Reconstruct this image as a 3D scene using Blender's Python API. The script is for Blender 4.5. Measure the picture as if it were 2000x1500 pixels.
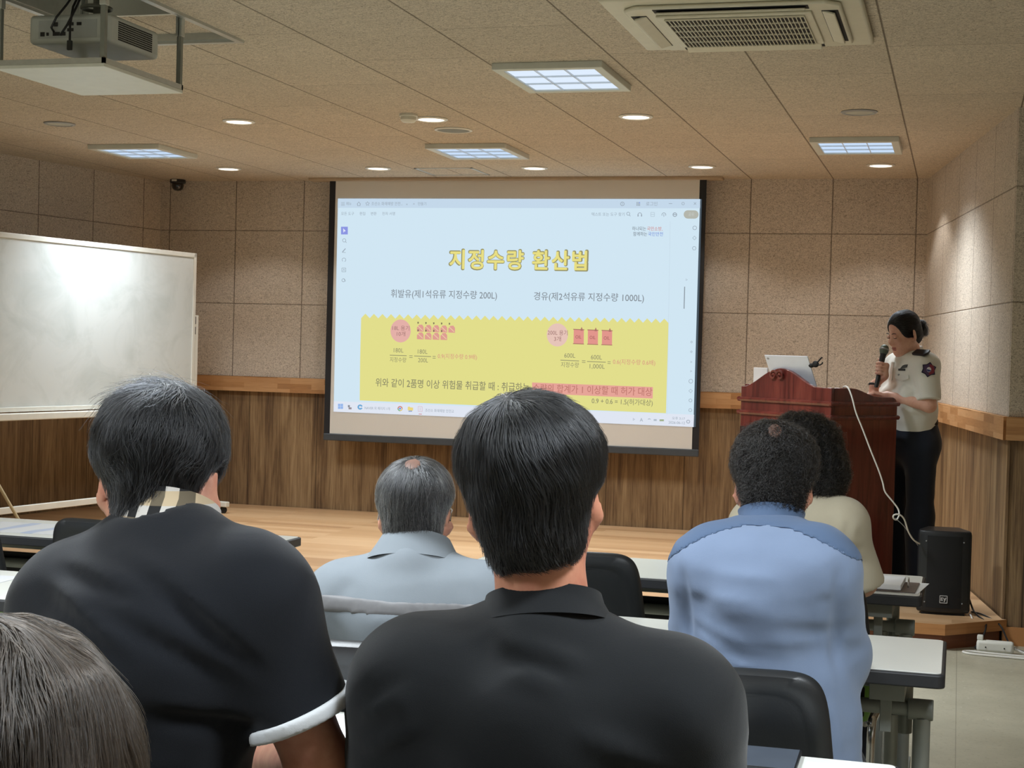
import bpy, bmesh, math, random
import numpy as np
from mathutils import Vector, Matrix

for _o in list(bpy.data.objects):
    bpy.data.objects.remove(_o, do_unlink=True)
SC = bpy.context.scene
COL = SC.collection
rnd = random.Random(7)
nrg = np.random.default_rng(11)
PI = math.pi

# ------------------------------------------------------------------ camera, world, light, exposure
FOC, YAW, PITCH, ROLL, EYE = 3061.5, 0.2780, -0.0219, 0.0272, 1.46
_f = Vector((-math.sin(YAW) * math.cos(PITCH), math.cos(YAW) * math.cos(PITCH), math.sin(PITCH)))
_r0 = Vector((math.cos(YAW), math.sin(YAW), 0)); _u0 = _r0.cross(_f)
_r = _r0 * math.cos(ROLL) + _u0 * math.sin(ROLL)
_u = _u0 * math.cos(ROLL) - _r0 * math.sin(ROLL)
cam_d = bpy.data.cameras.new('camera'); cam = bpy.data.objects.new('camera', cam_d); COL.objects.link(cam)
cam_d.sensor_width = 36.0; cam_d.lens = 36.0 * FOC / 2000.0; cam_d.clip_start = 0.05; cam_d.clip_end = 60
cam.matrix_world = Matrix(((_r.x, _u.x, -_f.x, 0), (_r.y, _u.y, -_f.y, 0), (_r.z, _u.z, -_f.z, EYE), (0, 0, 0, 1)))
SC.camera = cam

world = bpy.data.worlds.new('world'); SC.world = world; world.use_nodes = True
world.node_tree.nodes['Background'].inputs[0].default_value = (0.80, 0.88, 1.0, 1)
world.node_tree.nodes['Background'].inputs[1].default_value = 0.0
SC.view_settings.view_transform = 'Standard'; SC.view_settings.look = 'None'
SC.view_settings.gamma = 1.0; SC.view_settings.use_curve_mapping = False
SC.view_settings.exposure = 0.0

CEIL = 2.778; STG = 0.133; TBL = 0.72
PANEL_W, PANEL_COL = 26.0, (0.88, 0.95, 1.0)
DOWN_W, DOWN_COL = 25.0, (1.0, 0.955, 0.91)

def area_lamp(name, loc, sx, sy, watt, col, spread=2.2, parent=None):
    d = bpy.data.lights.new(name, 'AREA'); d.shape = 'RECTANGLE'; d.size = sx; d.size_y = sy
    d.energy = watt; d.color = col; d.spread = spread
    o = bpy.data.objects.new(name, d); COL.objects.link(o); o.location = loc
    if parent: o.parent = parent
    return o
def spot_lamp(name, loc, watt, col, size=2.1, blend=0.5, parent=None):
    d = bpy.data.lights.new(name, 'SPOT'); d.energy = watt; d.color = col
    d.spot_size = size; d.spot_blend = blend; d.shadow_soft_size = 0.05
    o = bpy.data.objects.new(name, d); COL.objects.link(o); o.location = loc
    if parent: o.parent = parent
    return o

# ------------------------------------------------------------------ helpers
def ray(px, py):
    return _r * ((px - 1000) / FOC) + _u * ((750 - py) / FOC) + _f
def at(px, py, depth):            # world point at a given distance along the optical axis
    return Vector((0, 0, EYE)) + ray(px, py) * depth
def at_y(px, py, y):              # world point on the plane Y = y
    d = ray(px, py); return Vector((0, 0, EYE)) + d * (y / d.y)
def at_z(px, py, z):
    d = ray(px, py); return Vector((0, 0, EYE)) + d * ((z - EYE) / d.z)

def lin(c):
    def g(x):
        x /= 255.0
        return x / 12.92 if x <= 0.04045 else ((x + 0.055) / 1.055) ** 2.4
    return (g(c[0]), g(c[1]), g(c[2]), 1.0)

class MB:
    def __init__(s):
        s.v = []; s.f = []; s.m = []; s.uv = []
    def add(s, vs, fs, mi=0, uvs=None):
        n = len(s.v); s.v += [tuple(p) for p in vs]
        for i, f in enumerate(fs):
            s.f.append([n + k for k in f]); s.m.append(mi)
            s.uv.append(uvs[i] if uvs else None)
        return s
    def box(s, lo, hi, mi=0, M=None):
        x0, y0, z0 = lo; x1, y1, z1 = hi
        vs = [(x0, y0, z0), (x1, y0, z0), (x1, y1, z0), (x0, y1, z0), (x0, y0, z1), (x1, y0, z1), (x1, y1, z1), (x0, y1, z1)]
        if M is not None: vs = [M @ Vector(p) for p in vs]
        return s.add(vs, [(0, 3, 2, 1), (4, 5, 6, 7), (0, 1, 5, 4), (1, 2, 6, 5), (2, 3, 7, 6), (3, 0, 4, 7)], mi)
    def quad(s, a, b, c, d, mi=0, uv=None):
        return s.add([a, b, c, d], [(0, 1, 2, 3)], mi, [uv] if uv else None)
    def prism(s, pts, fn, d0, d1, mi=0):
        """pts 2D outline; fn(u, v, w) -> xyz; extruded from w=d0 to d1"""
        n = len(pts)
        vs = [fn(u, v, d0) for u, v in pts] + [fn(u, v, d1) for u, v in pts]
        fs = [tuple(range(n))[::-1], tuple(range(n, 2 * n))] + [(i, (i + 1) % n, n + (i + 1) % n, n + i) for i in range(n)]
        return s.add(vs, fs, mi)
    def tube(s, path, r, n=10, mi=0, closed=False, caps=True):
        P = [Vector(p) for p in path]; m = len(P)
        R = r if isinstance(r, (list, tuple)) else [r] * m
        up = None; rings = []
        for i, p in enumerate(P):
            a = P[(i - 1) % m] if (closed or i > 0) else P[i]
            b = P[(i + 1) % m] if (closed or i < m - 1) else P[i]
            t = (b - a).normalized()
            if up is None:
                up = Vector((0, 0, 1)) if abs(t.z) < 0.9 else Vector((1, 0, 0))
            e1 = (up - t * up.dot(t)).normalized(); up = e1; e2 = t.cross(e1)
            rings.append([p + e1 * (R[i] * math.cos(2 * PI * k / n)) + e2 * (R[i] * math.sin(2 * PI * k / n)) for k in range(n)])
        vs = [q for rg in rings for q in rg]; fs = []
        for i in range(m if closed else m - 1):
            j = (i + 1) % m
            for k in range(n):
                fs.append((i * n + k, i * n + (k + 1) % n, j * n + (k + 1) % n, j * n + k))
        if caps and not closed:
            fs.append(tuple(range(n))[::-1]); fs.append(tuple((m - 1) * n + k for k in range(n)))
        return s.add(vs, fs, mi)
    def cyl(s, a, b, r, n=20, mi=0, r2=None):
        return s.tube([a, b], [r, r if r2 is None else r2], n, mi)
    def lathe(s, prof, c=(0, 0, 0), n=32, mi=0, M=None):
        """prof: list of (radius, z)"""
        vs = []; fs = []
        for (r, z) in prof:
            for k in range(n):
                p = Vector((c[0] + r * math.cos(2 * PI * k / n), c[1] + r * math.sin(2 * PI * k / n), c[2] + z))
                vs.append(M @ p if M is not None else p)
        for i in range(len(prof) - 1):
            for k in range(n):
                fs.append((i * n + k, i * n + (k + 1) % n, (i + 1) * n + (k + 1) % n, (i + 1) * n + k))
        if prof[0][0] < .002: fs.append(tuple(range(n))[::-1])
        if prof[-1][0] < .002: fs.append(tuple((len(prof) - 1) * n + k for k in range(n)))
        return s.add(vs, fs, mi)
    def ball(s, c, r, n=16, mi=0, M=None):
        rr = r if isinstance(r, (list, tuple)) else (r, r, r)
        vs = []; fs = []; m = n // 2
        for i in range(1, m):
            for k in range(n):
                p = Vector((rr[0] * math.sin(PI * i / m) * math.cos(2 * PI * k / n), rr[1] * math.sin(PI * i / m) * math.sin(2 * PI * k / n), rr[2] * math.cos(PI * i / m)))
                if M is not None: p = M @ p
                vs.append(Vector(c) + p)
        t = Vector((0, 0, rr[2])); b = Vector((0, 0, -rr[2]))
        if M is not None: t = M @ t; b = M @ b
        vs += [Vector(c) + t, Vector(c) + b]; T = len(vs) - 2; B = T + 1
        for i in range(m - 2):
            for k in range(n):
                fs.append((i * n + k, (i + 1) * n + k, (i + 1) * n + (k + 1) % n, i * n + (k + 1) % n))
        for k in range(n):
            fs.append((T, k, (k + 1) % n)); fs.append((B, (m - 2) * n + (k + 1) % n, (m - 2) * n + k))
        return s.add(vs, fs, mi)

def mesh_obj(name, mb, mats, parent=None, loc=None, smooth=35, bevel=0, seg=2, recalc=True):
    me = bpy.data.meshes.new(name); me.from_pydata(mb.v, [], mb.f)
    for m in (mats if isinstance(mats, (list, tuple)) else [mats]): me.materials.append(m)
    for p, mi in zip(me.polygons, mb.m): p.material_index = mi
    if any(u for u in mb.uv):
        ul = me.uv_layers.new(name='UVMap')
        for p, u in zip(me.polygons, mb.uv):
            if u:
                for li, t in zip(p.loop_indices, u): ul.data[li].uv = t
    if recalc:
        bm = bmesh.new(); bm.from_mesh(me); bmesh.ops.recalc_face_normals(bm, faces=bm.faces); bm.to_mesh(me); bm.free()
    if smooth:
        me.shade_smooth(); me.set_sharp_from_angle(angle=math.radians(smooth))
    o = bpy.data.objects.new(name, me); COL.objects.link(o)
    if parent is not None: o.parent = parent
    if loc is not None: o.location = loc
    if bevel:
        b = o.modifiers.new('bevel', 'BEVEL'); b.width = bevel; b.segments = seg; b.limit_method = 'ANGLE'; b.angle_limit = math.radians(40)
    return o
def tag(o, label=None, cat=None, group=None, kind=None):
    if label: o['label'] = label
    if cat: o['category'] = cat
    if group: o['group'] = group
    if kind: o['kind'] = kind
    return o
def empty(name, loc=(0, 0, 0), rz=0.0):
    o = bpy.data.objects.new(name, None); COL.objects.link(o); o.location = loc; o.rotation_euler = (0, 0, rz)
    o.empty_display_size = 0.1
    return o
def thing(name, label, cat, loc=(0, 0, 0), rz=0.0, group=None):
    return tag(empty(name, loc, rz), label, cat, group)
def copy_tree(o, parent=None):
    kids = list(o.children); c = o.copy(); COL.objects.link(c)
    if parent is not None: c.parent = parent
    for k in kids: copy_tree(k, c)
    return c

# ------------------------------------------------------------------ materials
class NT:
    def __init__(s, name):
        s.mat = bpy.data.materials.new(name); s.mat.use_nodes = True
        s.t = s.mat.node_tree; s.t.nodes.clear()
        s.out = s.t.nodes.new('ShaderNodeOutputMaterial')
    def n(s, typ, **kw):
        nd = s.t.nodes.new(typ)
        for k, v in kw.items(): setattr(nd, k, v)
        return nd
    def link(s, a, b): s.t.links.new(a, b)
    def put(s, sock, v):
        if hasattr(v, 'is_linked'): s.link(v, sock)
        else: sock.default_value = v
    def math(s, op, a, b=0.0, c=0.0):
        nd = s.n('ShaderNodeMath', operation=op); s.put(nd.inputs[0], a); s.put(nd.inputs[1], b); s.put(nd.inputs[2], c)
        return nd.outputs[0]
    def mix(s, f, a, b, blend='MIX'):
        nd = s.n('ShaderNodeMix', data_type='RGBA', blend_type=blend); s.put(nd.inputs[0], f); s.put(nd.inputs[6], a); s.put(nd.inputs[7], b)
        return nd.outputs[2]
    def noise(s, vec, scale, detail=3.0, rough=0.5, dist=0.0):
        nd = s.n('ShaderNodeTexNoise'); s.link(vec, nd.inputs['Vector'])
        nd.inputs['Scale'].default_value = scale; nd.inputs['Detail'].default_value = detail
        nd.inputs['Roughness'].default_value = rough; nd.inputs['Distortion'].default_value = dist
        return nd.outputs[0]
    def mapping(s, vec, scale=(1, 1, 1), loc=(0, 0, 0)):
        nd = s.n('ShaderNodeMapping'); s.link(vec, nd.inputs[0]); nd.inputs['Scale'].default_value = scale; nd.inputs['Location'].default_value = loc
        return nd.outputs[0]
    def ramp(s, fac, stops):
        nd = s.n('ShaderNodeValToRGB'); s.link(fac, nd.inputs[0]); e = nd.color_ramp.elements
        while len(e) < len(stops): e.new(0.5)
        for i, (p, c) in enumerate(stops): e[i].position = p; e[i].color = c
        return nd.outputs[0]
    def obj(s): return s.n('ShaderNodeTexCoord').outputs['Object']
    def uv(s): return s.n('ShaderNodeUVMap').outputs[0]
    def bump(s, h, strength=0.3, dist=0.01):
        nd = s.n('ShaderNodeBump'); s.link(h, nd.inputs['Height']); nd.inputs['Strength'].default_value = strength; nd.inputs['Distance'].default_value = dist
        return nd.outputs[0]
    def bsdf(s, col, rough=0.5, metal=0.0, normal=None, spec=0.5, coat=0.0, coat_r=0.1, sheen=0.0, sss=0.0, alpha=None):
        b = s.n('ShaderNodeBsdfPrincipled'); s.put(b.inputs['Base Color'], col); s.put(b.inputs['Roughness'], rough)
        b.inputs['Metallic'].default_value = metal; b.inputs['Specular IOR Level'].default_value = spec
        b.inputs['Coat Weight'].default_value = coat; b.inputs['Coat Roughness'].default_value = coat_r
        b.inputs['Sheen Weight'].default_value = sheen
        if sss:
            b.inputs['Subsurface Weight'].default_value = sss; b.inputs['Subsurface Radius'].default_value = (0.012, 0.005, 0.003); b.inputs['Subsurface Scale'].default_value = 1.0
        if normal is not None: s.link(normal, b.inputs['Normal'])
        s.link(b.outputs[0], s.out.inputs[0]); return b

def plain(name, rgb, rough=0.5, metal=0.0, spec=0.5, coat=0.0, var=0.06, scale=18.0, bump=0.0, sheen=0.0):
    m = NT(name); v = m.obj(); nz = m.noise(v, scale, 4.0)
    c = lin(rgb); d = tuple(x * (1 - var) for x in c[:3]) + (1,); e = tuple(min(1, x * (1 + var)) for x in c[:3]) + (1,)
    col = m.ramp(nz, [(0.3, d), (0.7, e)])
    nr = m.bump(m.noise(v, scale * 12, 2.0), bump, 0.002) if bump else None
    m.bsdf(col, rough, metal, nr, spec, coat, sheen=sheen); return m.mat
def emit(name, rgb, strength=1.0):
    m = NT(name); e = m.n('ShaderNodeEmission'); e.inputs[0].default_value = lin(rgb); e.inputs[1].default_value = strength
    m.link(e.outputs[0], m.out.inputs[0]); return m.mat

def groove(m, u, v, pu, pv, w, stagger=False, ou=0.0, ov=0.0):
    """1 on the joints of a pu x pv grid (metres)"""
    su = m.math('DIVIDE', m.math('SUBTRACT', u, ou), pu)
    sv = m.math('DIVIDE', m.math('SUBTRACT', v, ov), pv)
    if stagger:
        sv = m.math('ADD', sv, m.math('MULTIPLY', m.math('MODULO', m.math('FLOOR', m.math('ADD', su, 200.0)), 2.0), 0.5))
    fu = m.math('FRACT', m.math('ADD', su, 200.0)); fv = m.math('FRACT', m.math('ADD', sv, 200.0))
    du = m.math('MULTIPLY', m.math('MINIMUM', fu, m.math('SUBTRACT', 1.0, fu)), pu)
    dv = m.math('MULTIPLY', m.math('MINIMUM', fv, m.math('SUBTRACT', 1.0, fv)), pv)
    return du, dv, su, sv
def smooth_lt(m, d, w):
    nd = m.n('ShaderNodeMapRange', interpolation_type='SMOOTHSTEP'); m.put(nd.inputs[0], d)
    nd.inputs[1].default_value = 0.0; nd.inputs[2].default_value = w; nd.inputs[3].default_value = 1.0; nd.inputs[4].default_value = 0.0
    return nd.outputs[0]

def board_mat(name, base, dark, pv, stagger, ou, ov, wv=0.006):
    m = NT(name); uvv = m.uv(); sep = m.n('ShaderNodeSeparateXYZ'); m.link(uvv, sep.inputs[0])
    u, v = sep.outputs[0], sep.outputs[1]
    du, dv, su, sv = groove(m, u, v, 0.6, pv, 0.006, stagger, ou, ov)
    g = m.math('MAXIMUM', smooth_lt(m, du, 0.007), m.math('MULTIPLY', smooth_lt(m, dv, wv), 0.85))
    fib = m.noise(uvv, 95.0, 3.0, 0.65, 2.2); fib2 = m.noise(m.mapping(uvv, (1, 1.7, 1)), 30.0, 5.0, 0.75, 3.0); blot = m.noise(uvv, 2.2, 3.0)
    cell = m.n('ShaderNodeTexWhiteNoise', noise_dimensions='2D'); cb = m.n('ShaderNodeCombineXYZ')
    m.link(m.math('FLOOR', su), cb.inputs[0]); m.link(m.math('FLOOR', sv), cb.inputs[1]); m.link(cb.outputs[0], cell.inputs[0])
    f = m.math('ADD', m.math('MULTIPLY', fib, 0.5), m.math('MULTIPLY', fib2, 0.5))
    col = m.ramp(f, [(0.385, lin(dark)), (0.515, lin(base)), (0.66, lin(tuple(min(255, x * 1.1) for x in base)))])
    k = m.math('ADD', 0.90, m.math('MULTIPLY', blot, 0.14)); k = m.math('ADD', k, m.math('MULTIPLY', cell.outputs[0], 0.06))
    hs = m.n('ShaderNodeHueSaturation'); m.link(col, hs.inputs['Color']); m.link(k, hs.inputs['Value'])
    col2 = m.mix(m.math('MULTIPLY', g, 0.72), hs.outputs[0], lin((70, 55, 42)))
    h = m.math('SUBTRACT', f, m.math('MULTIPLY', g, 1.5))
    m.bsdf(col2, 0.95, 0, m.bump(h, 0.55, 0.006), 0.2); return m.mat
X0 = -6.338
M_WALL = board_mat('wood_wool_wall', (209, 198, 184), (134, 123, 110), 0.597, False, 0.0, 1.18)
M_CEIL = board_mat('wood_wool_ceiling', (212, 199, 179), (130, 118, 102), 1.25, True, X0, 6.80, 0.004)

def wain_mat(name, light=1.0):
    m = NT(name); uvv = m.uv(); sep = m.n('ShaderNodeSeparateXYZ'); m.link(uvv, sep.inputs[0])
    du, dv, su, sv = groove(m, sep.outputs[0], sep.outputs[1], 0.6, 50.0, 0.005)
    g = smooth_lt(m, du, 0.0055)
    pl = m.n('ShaderNodeTexWhiteNoise', noise_dimensions='1D'); m.link(m.math('FLOOR', m.math('MULTIPLY', su, 4.3)), pl.inputs['W'])
    s1 = m.noise(m.mapping(uvv, (75, 2.6, 1)), 1.0, 5.0, 0.65, 0.4); s2 = m.noise(m.mapping(uvv, (13, 1.3, 1), (3, 1, 0)), 1.0, 5.0, 0.6, 0.8)
    s3 = m.noise(m.mapping(uvv, (190, 5, 1)), 1.0, 2.0)
    f = m.math('ADD', m.math('MULTIPLY', s1, 0.45), m.math('ADD', m.math('MULTIPLY', s2, 0.45), m.math('MULTIPLY', s3, 0.14)))
    f = m.math('ADD', f, m.math('MULTIPLY', m.math('SUBTRACT', pl.outputs[0], 0.5), 0.10))
    L = lambda c: lin(tuple(min(255, x * light) for x in c))
    col = m.ramp(f, [(0.36, L((84, 65, 48))), (0.46, L((116, 92, 66))), (0.55, L((142, 116, 84))), (0.68, L((172, 146, 110)))])
    col = m.mix(m.math('MULTIPLY', g, 0.85), col, lin((44, 30, 22)))
    m.bsdf(col, 0.55, 0, m.bump(m.math('SUBTRACT', f, g), 0.25, 0.003), 0.35); return m.mat
M_WAIN = wain_mat('wood_wainscot')

def block_mat(name, cols, bw, bh, scale_grain=(8, 90, 1), rough=0.4):
    m = NT(name); uvv = m.uv()
    br = m.n('ShaderNodeTexBrick'); m.link(uvv, br.inputs['Vector'])
    br.inputs['Color1'].default_value = (0, 0, 0, 1); br.inputs['Color2'].default_value = (1, 1, 1, 1); br.inputs['Mortar'].default_value = (0.4, 0.4, 0.4, 1)
    br.inputs['Scale'].default_value = 1.0; br.inputs['Mortar Size'].default_value = 0.0006; br.inputs['Brick Width'].default_value = bw; br.inputs['Row Height'].default_value = bh
    br.offset = 0.37; br.squash = 1.0
    sp = m.n('ShaderNodeSeparateColor'); m.link(br.outputs[0], sp.inputs[0])
    gr = m.noise(m.mapping(uvv, scale_grain), 1.0, 4.0, 0.6, 0.6)
    f = m.math('ADD', m.math('MULTIPLY', sp.outputs[0], 0.55), m.math('MULTIPLY', gr, 0.45))
    col = m.ramp(f, [(0.12, lin(cols[0])), (0.45, lin(cols[1])), (0.85, lin(cols[2]))])
    m.bsdf(col, rough, 0, m.bump(gr, 0.08, 0.002), 0.4); return m.mat
M_RAIL = block_mat('wood_block_rail', [(146, 102, 64), (182, 134, 88), (208, 164, 118)], 0.30, 0.042)
M_STAGE = block_mat('stage_laminate', [(168, 130, 94), (192, 154, 114), (206, 171, 132)], 1.25, 0.11, (1.6, 70, 1), 0.42)
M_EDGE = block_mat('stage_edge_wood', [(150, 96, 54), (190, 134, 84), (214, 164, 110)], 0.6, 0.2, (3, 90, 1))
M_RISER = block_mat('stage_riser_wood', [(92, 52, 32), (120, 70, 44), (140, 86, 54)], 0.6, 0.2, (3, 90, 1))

def floor_mat():
    m = NT('vinyl_floor'); uvv = m.uv(); sep = m.n('ShaderNodeSeparateXYZ'); m.link(uvv, sep.inputs[0])
    du, dv, su, sv = groove(m, sep.outputs[0], sep.outputs[1], 1.8, 60.0, 0.003, False, 0.03, 0)
    g = smooth_lt(m, du, 0.003)
    n1 = m.noise(uvv, 3.0, 5.0, 0.65); n2 = m.noise(uvv, 60.0, 2.0)
    col = m.ramp(n1, [(0.3, lin((166, 162, 142))), (0.7, lin((186, 181, 160)))])
    vo = m.n('ShaderNodeTexVoronoi'); m.link(uvv, vo.inputs['Vector']); vo.inputs['Scale'].default_value = 15.0
    sp = smooth_lt(m, vo.outputs['Distance'], 0.10)
    col = m.mix(m.math('MULTIPLY', sp, 0.8), col, lin((232, 230, 218)))
    col = m.mix(m.math('MULTIPLY', m.math('GREATER_THAN', n2, 0.62), 0.25), col, lin((128, 122, 102)))
    col = m.mix(m.math('MULTIPLY', g, 0.5), col, lin((90, 84, 70)))
    m.bsdf(col, 0.42, 0, None, 0.4); return m.mat
M_FLOOR = floor_mat()

M_WHITE = plain('white_plastic', (226, 226, 218), 0.45, var=0.03)
M_ALU = plain('brushed_aluminium', (196, 200, 196), 0.38, 0.6, var=0.05, scale=40)
M_STEEL = plain('grey_painted_steel', (134, 138, 132), 0.5, 0.25, var=0.05)
M_CHROME = plain('chrome_tube', (196, 198, 200), 0.22, 0.95, var=0.03)
M_BLACK = plain('black_plastic', (30, 33, 36), 0.42, var=0.08, bump=0.12)
M_DARK = plain('black_matte', (16, 17, 19), 0.7, var=0.1)
M_LAMTOP = plain('white_laminate', (222, 224, 218), 0.3, var=0.02, scale=5)
M_BAND = plain('charcoal_edge_band', (44, 46, 50), 0.5, var=0.06)
M_PAPER = plain('white_paper', (236, 238, 240), 0.8, var=0.02)
M_CREAM = plain('cream_plastic', (220, 218, 204), 0.4, var=0.03)
M_CABLEW = plain('white_cable', (228, 226, 220), 0.5, var=0.03)
M_CABLEB = plain('black_cable', (20, 21, 23), 0.5, var=0.05)
M_GREYP = plain('grey_plastic', (150, 152, 152), 0.4, var=0.04)

# ------------------------------------------------------------------ the room
BY = 11.736                                   # back wall plane
BL = Vector((-6.425, BY, 0)); BR = Vector((-0.261, BY, 0))
LD = Vector((-0.165, -1, 0)).normalized(); RD = Vector((0.158, -1, 0)).normalized()
LF = BL + LD * 3.29; RF = BR + RD * 3.277       # front ends of the splayed walls (Y ~ 8.5)
ROOM_L, ROOM_R, ROOM_B = -7.9, 1.55, -3.2

def wall_run(name, a, b, u0, ulow, su=1.0):
    """upper boards, lower panelling; a -> b with the room on the right-hand side seen from above"""
    d = (b - a); L = d.length; d = d.normalized(); n = Vector((-d.y, d.x, 0))
    mb = MB()
    def P(t, z, o): return a + d * t + Vector((0, 0, z)) + n * o
    t = 0.12
    mb.quad(P(0, 1.08, 0), P(L, 1.08, 0), P(L, CEIL, 0), P(0, CEIL, 0), 0, [((0 - u0) * su, 1.08), ((L - u0) * su, 1.08), ((L - u0) * su, CEIL), ((0 - u0) * su, CEIL)])
    mb.quad(P(0, -0.05, 0.012), P(L, -0.05, 0.012), P(L, 1.12, 0.012), P(0, 1.12, 0.012), 1, [((0 - ulow) * su, 0), ((L - ulow) * su, 0), ((L - ulow) * su, 1.12), ((0 - ulow) * su, 1.12)])
    mb.quad(P(0, -0.05, t), P(0, CEIL, t), P(L, CEIL, t), P(L, -0.05, t), 0)
    mb.quad(P(0, CEIL, 0), P(L, CEIL, 0), P(L, CEIL, t), P(0, CEIL, t), 0)
    mb.quad(P(0, 1.08, 0), P(L, 1.08, 0), P(L, 1.08, .012), P(0, 1.08, .012), 0)
    return tag(mesh_obj(name, mb, [M_WALL, M_WAIN], smooth=0, recalc=False), kind='structure')
wall_run('wall_back', BL, BR, X0 - BL.x, -5.5813 - BL.x)
wall_run('wall_left', LF, BL, 3.29 - 0.22, 3.29 - 0.22, 0.6 / 0.612)
wall_run('wall_right', BR, RF, 0.2, 0.37, 0.6 / 0.61)
wall_run('wall_right_return', RF, Vector((ROOM_R, RF.y, 0)), 0.18, 0.1)
wall_run('wall_left_return', Vector((ROOM_L, LF.y, 0)), LF, 0.1, 0.1)
wall_run('wall_right_side', Vector((ROOM_R, RF.y, 0)), Vector((ROOM_R, ROOM_B, 0)), 0, 0)
wall_run('wall_left_side', Vector((ROOM_L, ROOM_B, 0)), Vector((ROOM_L, LF.y, 0)), 0, 0)
wall_run('wall_rear', Vector((ROOM_R, ROOM_B, 0)), Vector((ROOM_L, ROOM_B, 0)), 0, 0)

def rail(name, a, b, e0=0.0, e1=0.0):
    d = (b - a); L = d.length; d = d.normalized(); n = Vector((d.y, -d.x, 0))
    mb = MB()
    def P(t, z, o): return a + d * t + Vector((0, 0, z)) + n * o
    z0, z1, t = 1.062, 1.183, 0.028
    q = lambda p1, p2, p3, p4, uv: mb.quad(p1, p2, p3, p4, 0, uv)
    q(P(0 - e0, z0, t), P(L + e1, z0, t), P(L + e1, z1, t), P(0 - e0, z1, t), [(0, z0), (L, z0), (L, z1), (0, z1)])
    q(P(0 - e0, z1, t), P(L + e1, z1, t), P(L, z1, -.01), P(0, z1, -.01), [(0, 0), (L, 0), (L, .03), (0, .03)])
    q(P(0, z0, -.01), P(L, z0, -.01), P(L + e1, z0, t), P(0 - e0, z0, t), [(0, 0), (L, 0), (L, .03), (0, .03)])
    q(P(0, z0, -.01), P(0 - e0, z0, t), P(0 - e0, z1, t), P(0, z1, -.01), [(0, 0), (.03, 0), (.03, .1), (0, .1)])
    q(P(L, z0, -.01), P(L + e1, z0, t), P(L + e1, z1, t), P(L, z1, -.01), [(0, 0), (.03, 0), (.03, .1), (0, .1)])
    return tag(mesh_obj(name, mb, M_RAIL, smooth=0), kind='structure')
rail('trim_1', BL, BR, -0.024, -0.024); rail('trim_2', LF, BL, 0.01, -0.024); rail('trim_3', BR, RF, -0.024, 0.012)
rail('trim_4', RF, Vector((ROOM_R, RF.y, 0)), 0.012, 0); rail('trim_5', Vector((ROOM_L, LF.y, 0)), LF, 0, 0.012)

mb = MB(); mb.quad((ROOM_L, ROOM_B, 0), (ROOM_R, ROOM_B, 0), (ROOM_R, 8.6, 0), (ROOM_L, 8.6, 0), 0, [(ROOM_L, ROOM_B), (ROOM_R, ROOM_B), (ROOM_R, 8.6), (ROOM_L, 8.6)])
mb.box((ROOM_L, ROOM_B, -0.1), (ROOM_R, 8.6, -0.002), 0)
tag(mesh_obj('floor', mb, M_FLOOR, smooth=0, recalc=False), kind='structure')
# ceiling with an opening for the projector lift
HX0, HX1, HY0, HY1 = -3.62, -3.08, 5.12, 6.25
def ceil_piece(mb, x0, y0, x1, y1):
    mb.quad((x0, y0, CEIL), (x0, y1, CEIL), (x1, y1, CEIL), (x1, y0, CEIL), 0, [(x0, y0), (x0, y1), (x1, y1), (x1, y0)])
mb = MB()
for r4 in ((ROOM_L, ROOM_B, HX0, BY), (HX1, ROOM_B, ROOM_R, BY), (HX0, ROOM_B, HX1, HY0), (HX0, HY1, HX1, BY)): ceil_piece(mb, *r4)
mb.quad((ROOM_L, ROOM_B, CEIL + .6), (ROOM_R, ROOM_B, CEIL + .6), (ROOM_R, BY, CEIL + .6), (ROOM_L, BY, CEIL + .6), 0)
tag(mesh_obj('ceiling', mb, M_CEIL, smooth=0, recalc=False), kind='structure')

# stage: floor slab with a nosing, set-back riser
def poly_slab(mb, pts, z0, z1, mt, ms):
    n = len(pts); mb.add([(x, y, z1) for x, y in pts], [tuple(range(n))], mt, [[(x, y) for x, y in pts]])
    mb.add([(x, y, z0) for x, y in pts], [tuple(range(n))[::-1]], ms)
    s = 0
    for i in range(n):
        a, b = pts[i], pts[(i + 1) % n]; L = math.hypot(b[0] - a[0], b[1] - a[1])
        mb.quad((a[0], a[1], z0), (b[0], b[1], z0), (b[0], b[1], z1), (a[0], a[1], z1), ms, [(s, z0), (s + L, z0), (s + L, z1), (s, z1)]); s += L
mb = MB()
poly_slab(mb, [(LF.x - .5, 8.20), (-0.03, 8.185), (0.275, 8.49), (RF.x + .0, RF.y), (BR.x, BY), (BL.x, BY), (LF.x, LF.y), (LF.x - .5, LF.y)], STG - 0.056, STG, 0, 1)
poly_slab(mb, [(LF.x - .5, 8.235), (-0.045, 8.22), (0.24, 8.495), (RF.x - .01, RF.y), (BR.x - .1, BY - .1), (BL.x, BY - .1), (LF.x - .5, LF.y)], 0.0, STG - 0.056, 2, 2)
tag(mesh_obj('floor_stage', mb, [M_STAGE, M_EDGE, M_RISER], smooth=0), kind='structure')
mb = MB(); L = ROOM_R - RF.x
mb.box((RF.x + .004, RF.y - .014, 0), (ROOM_R, RF.y + .0, 0.095))
tag(mesh_obj('baseboard_right', mb, M_EDGE, smooth=0), kind='structure')

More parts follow.
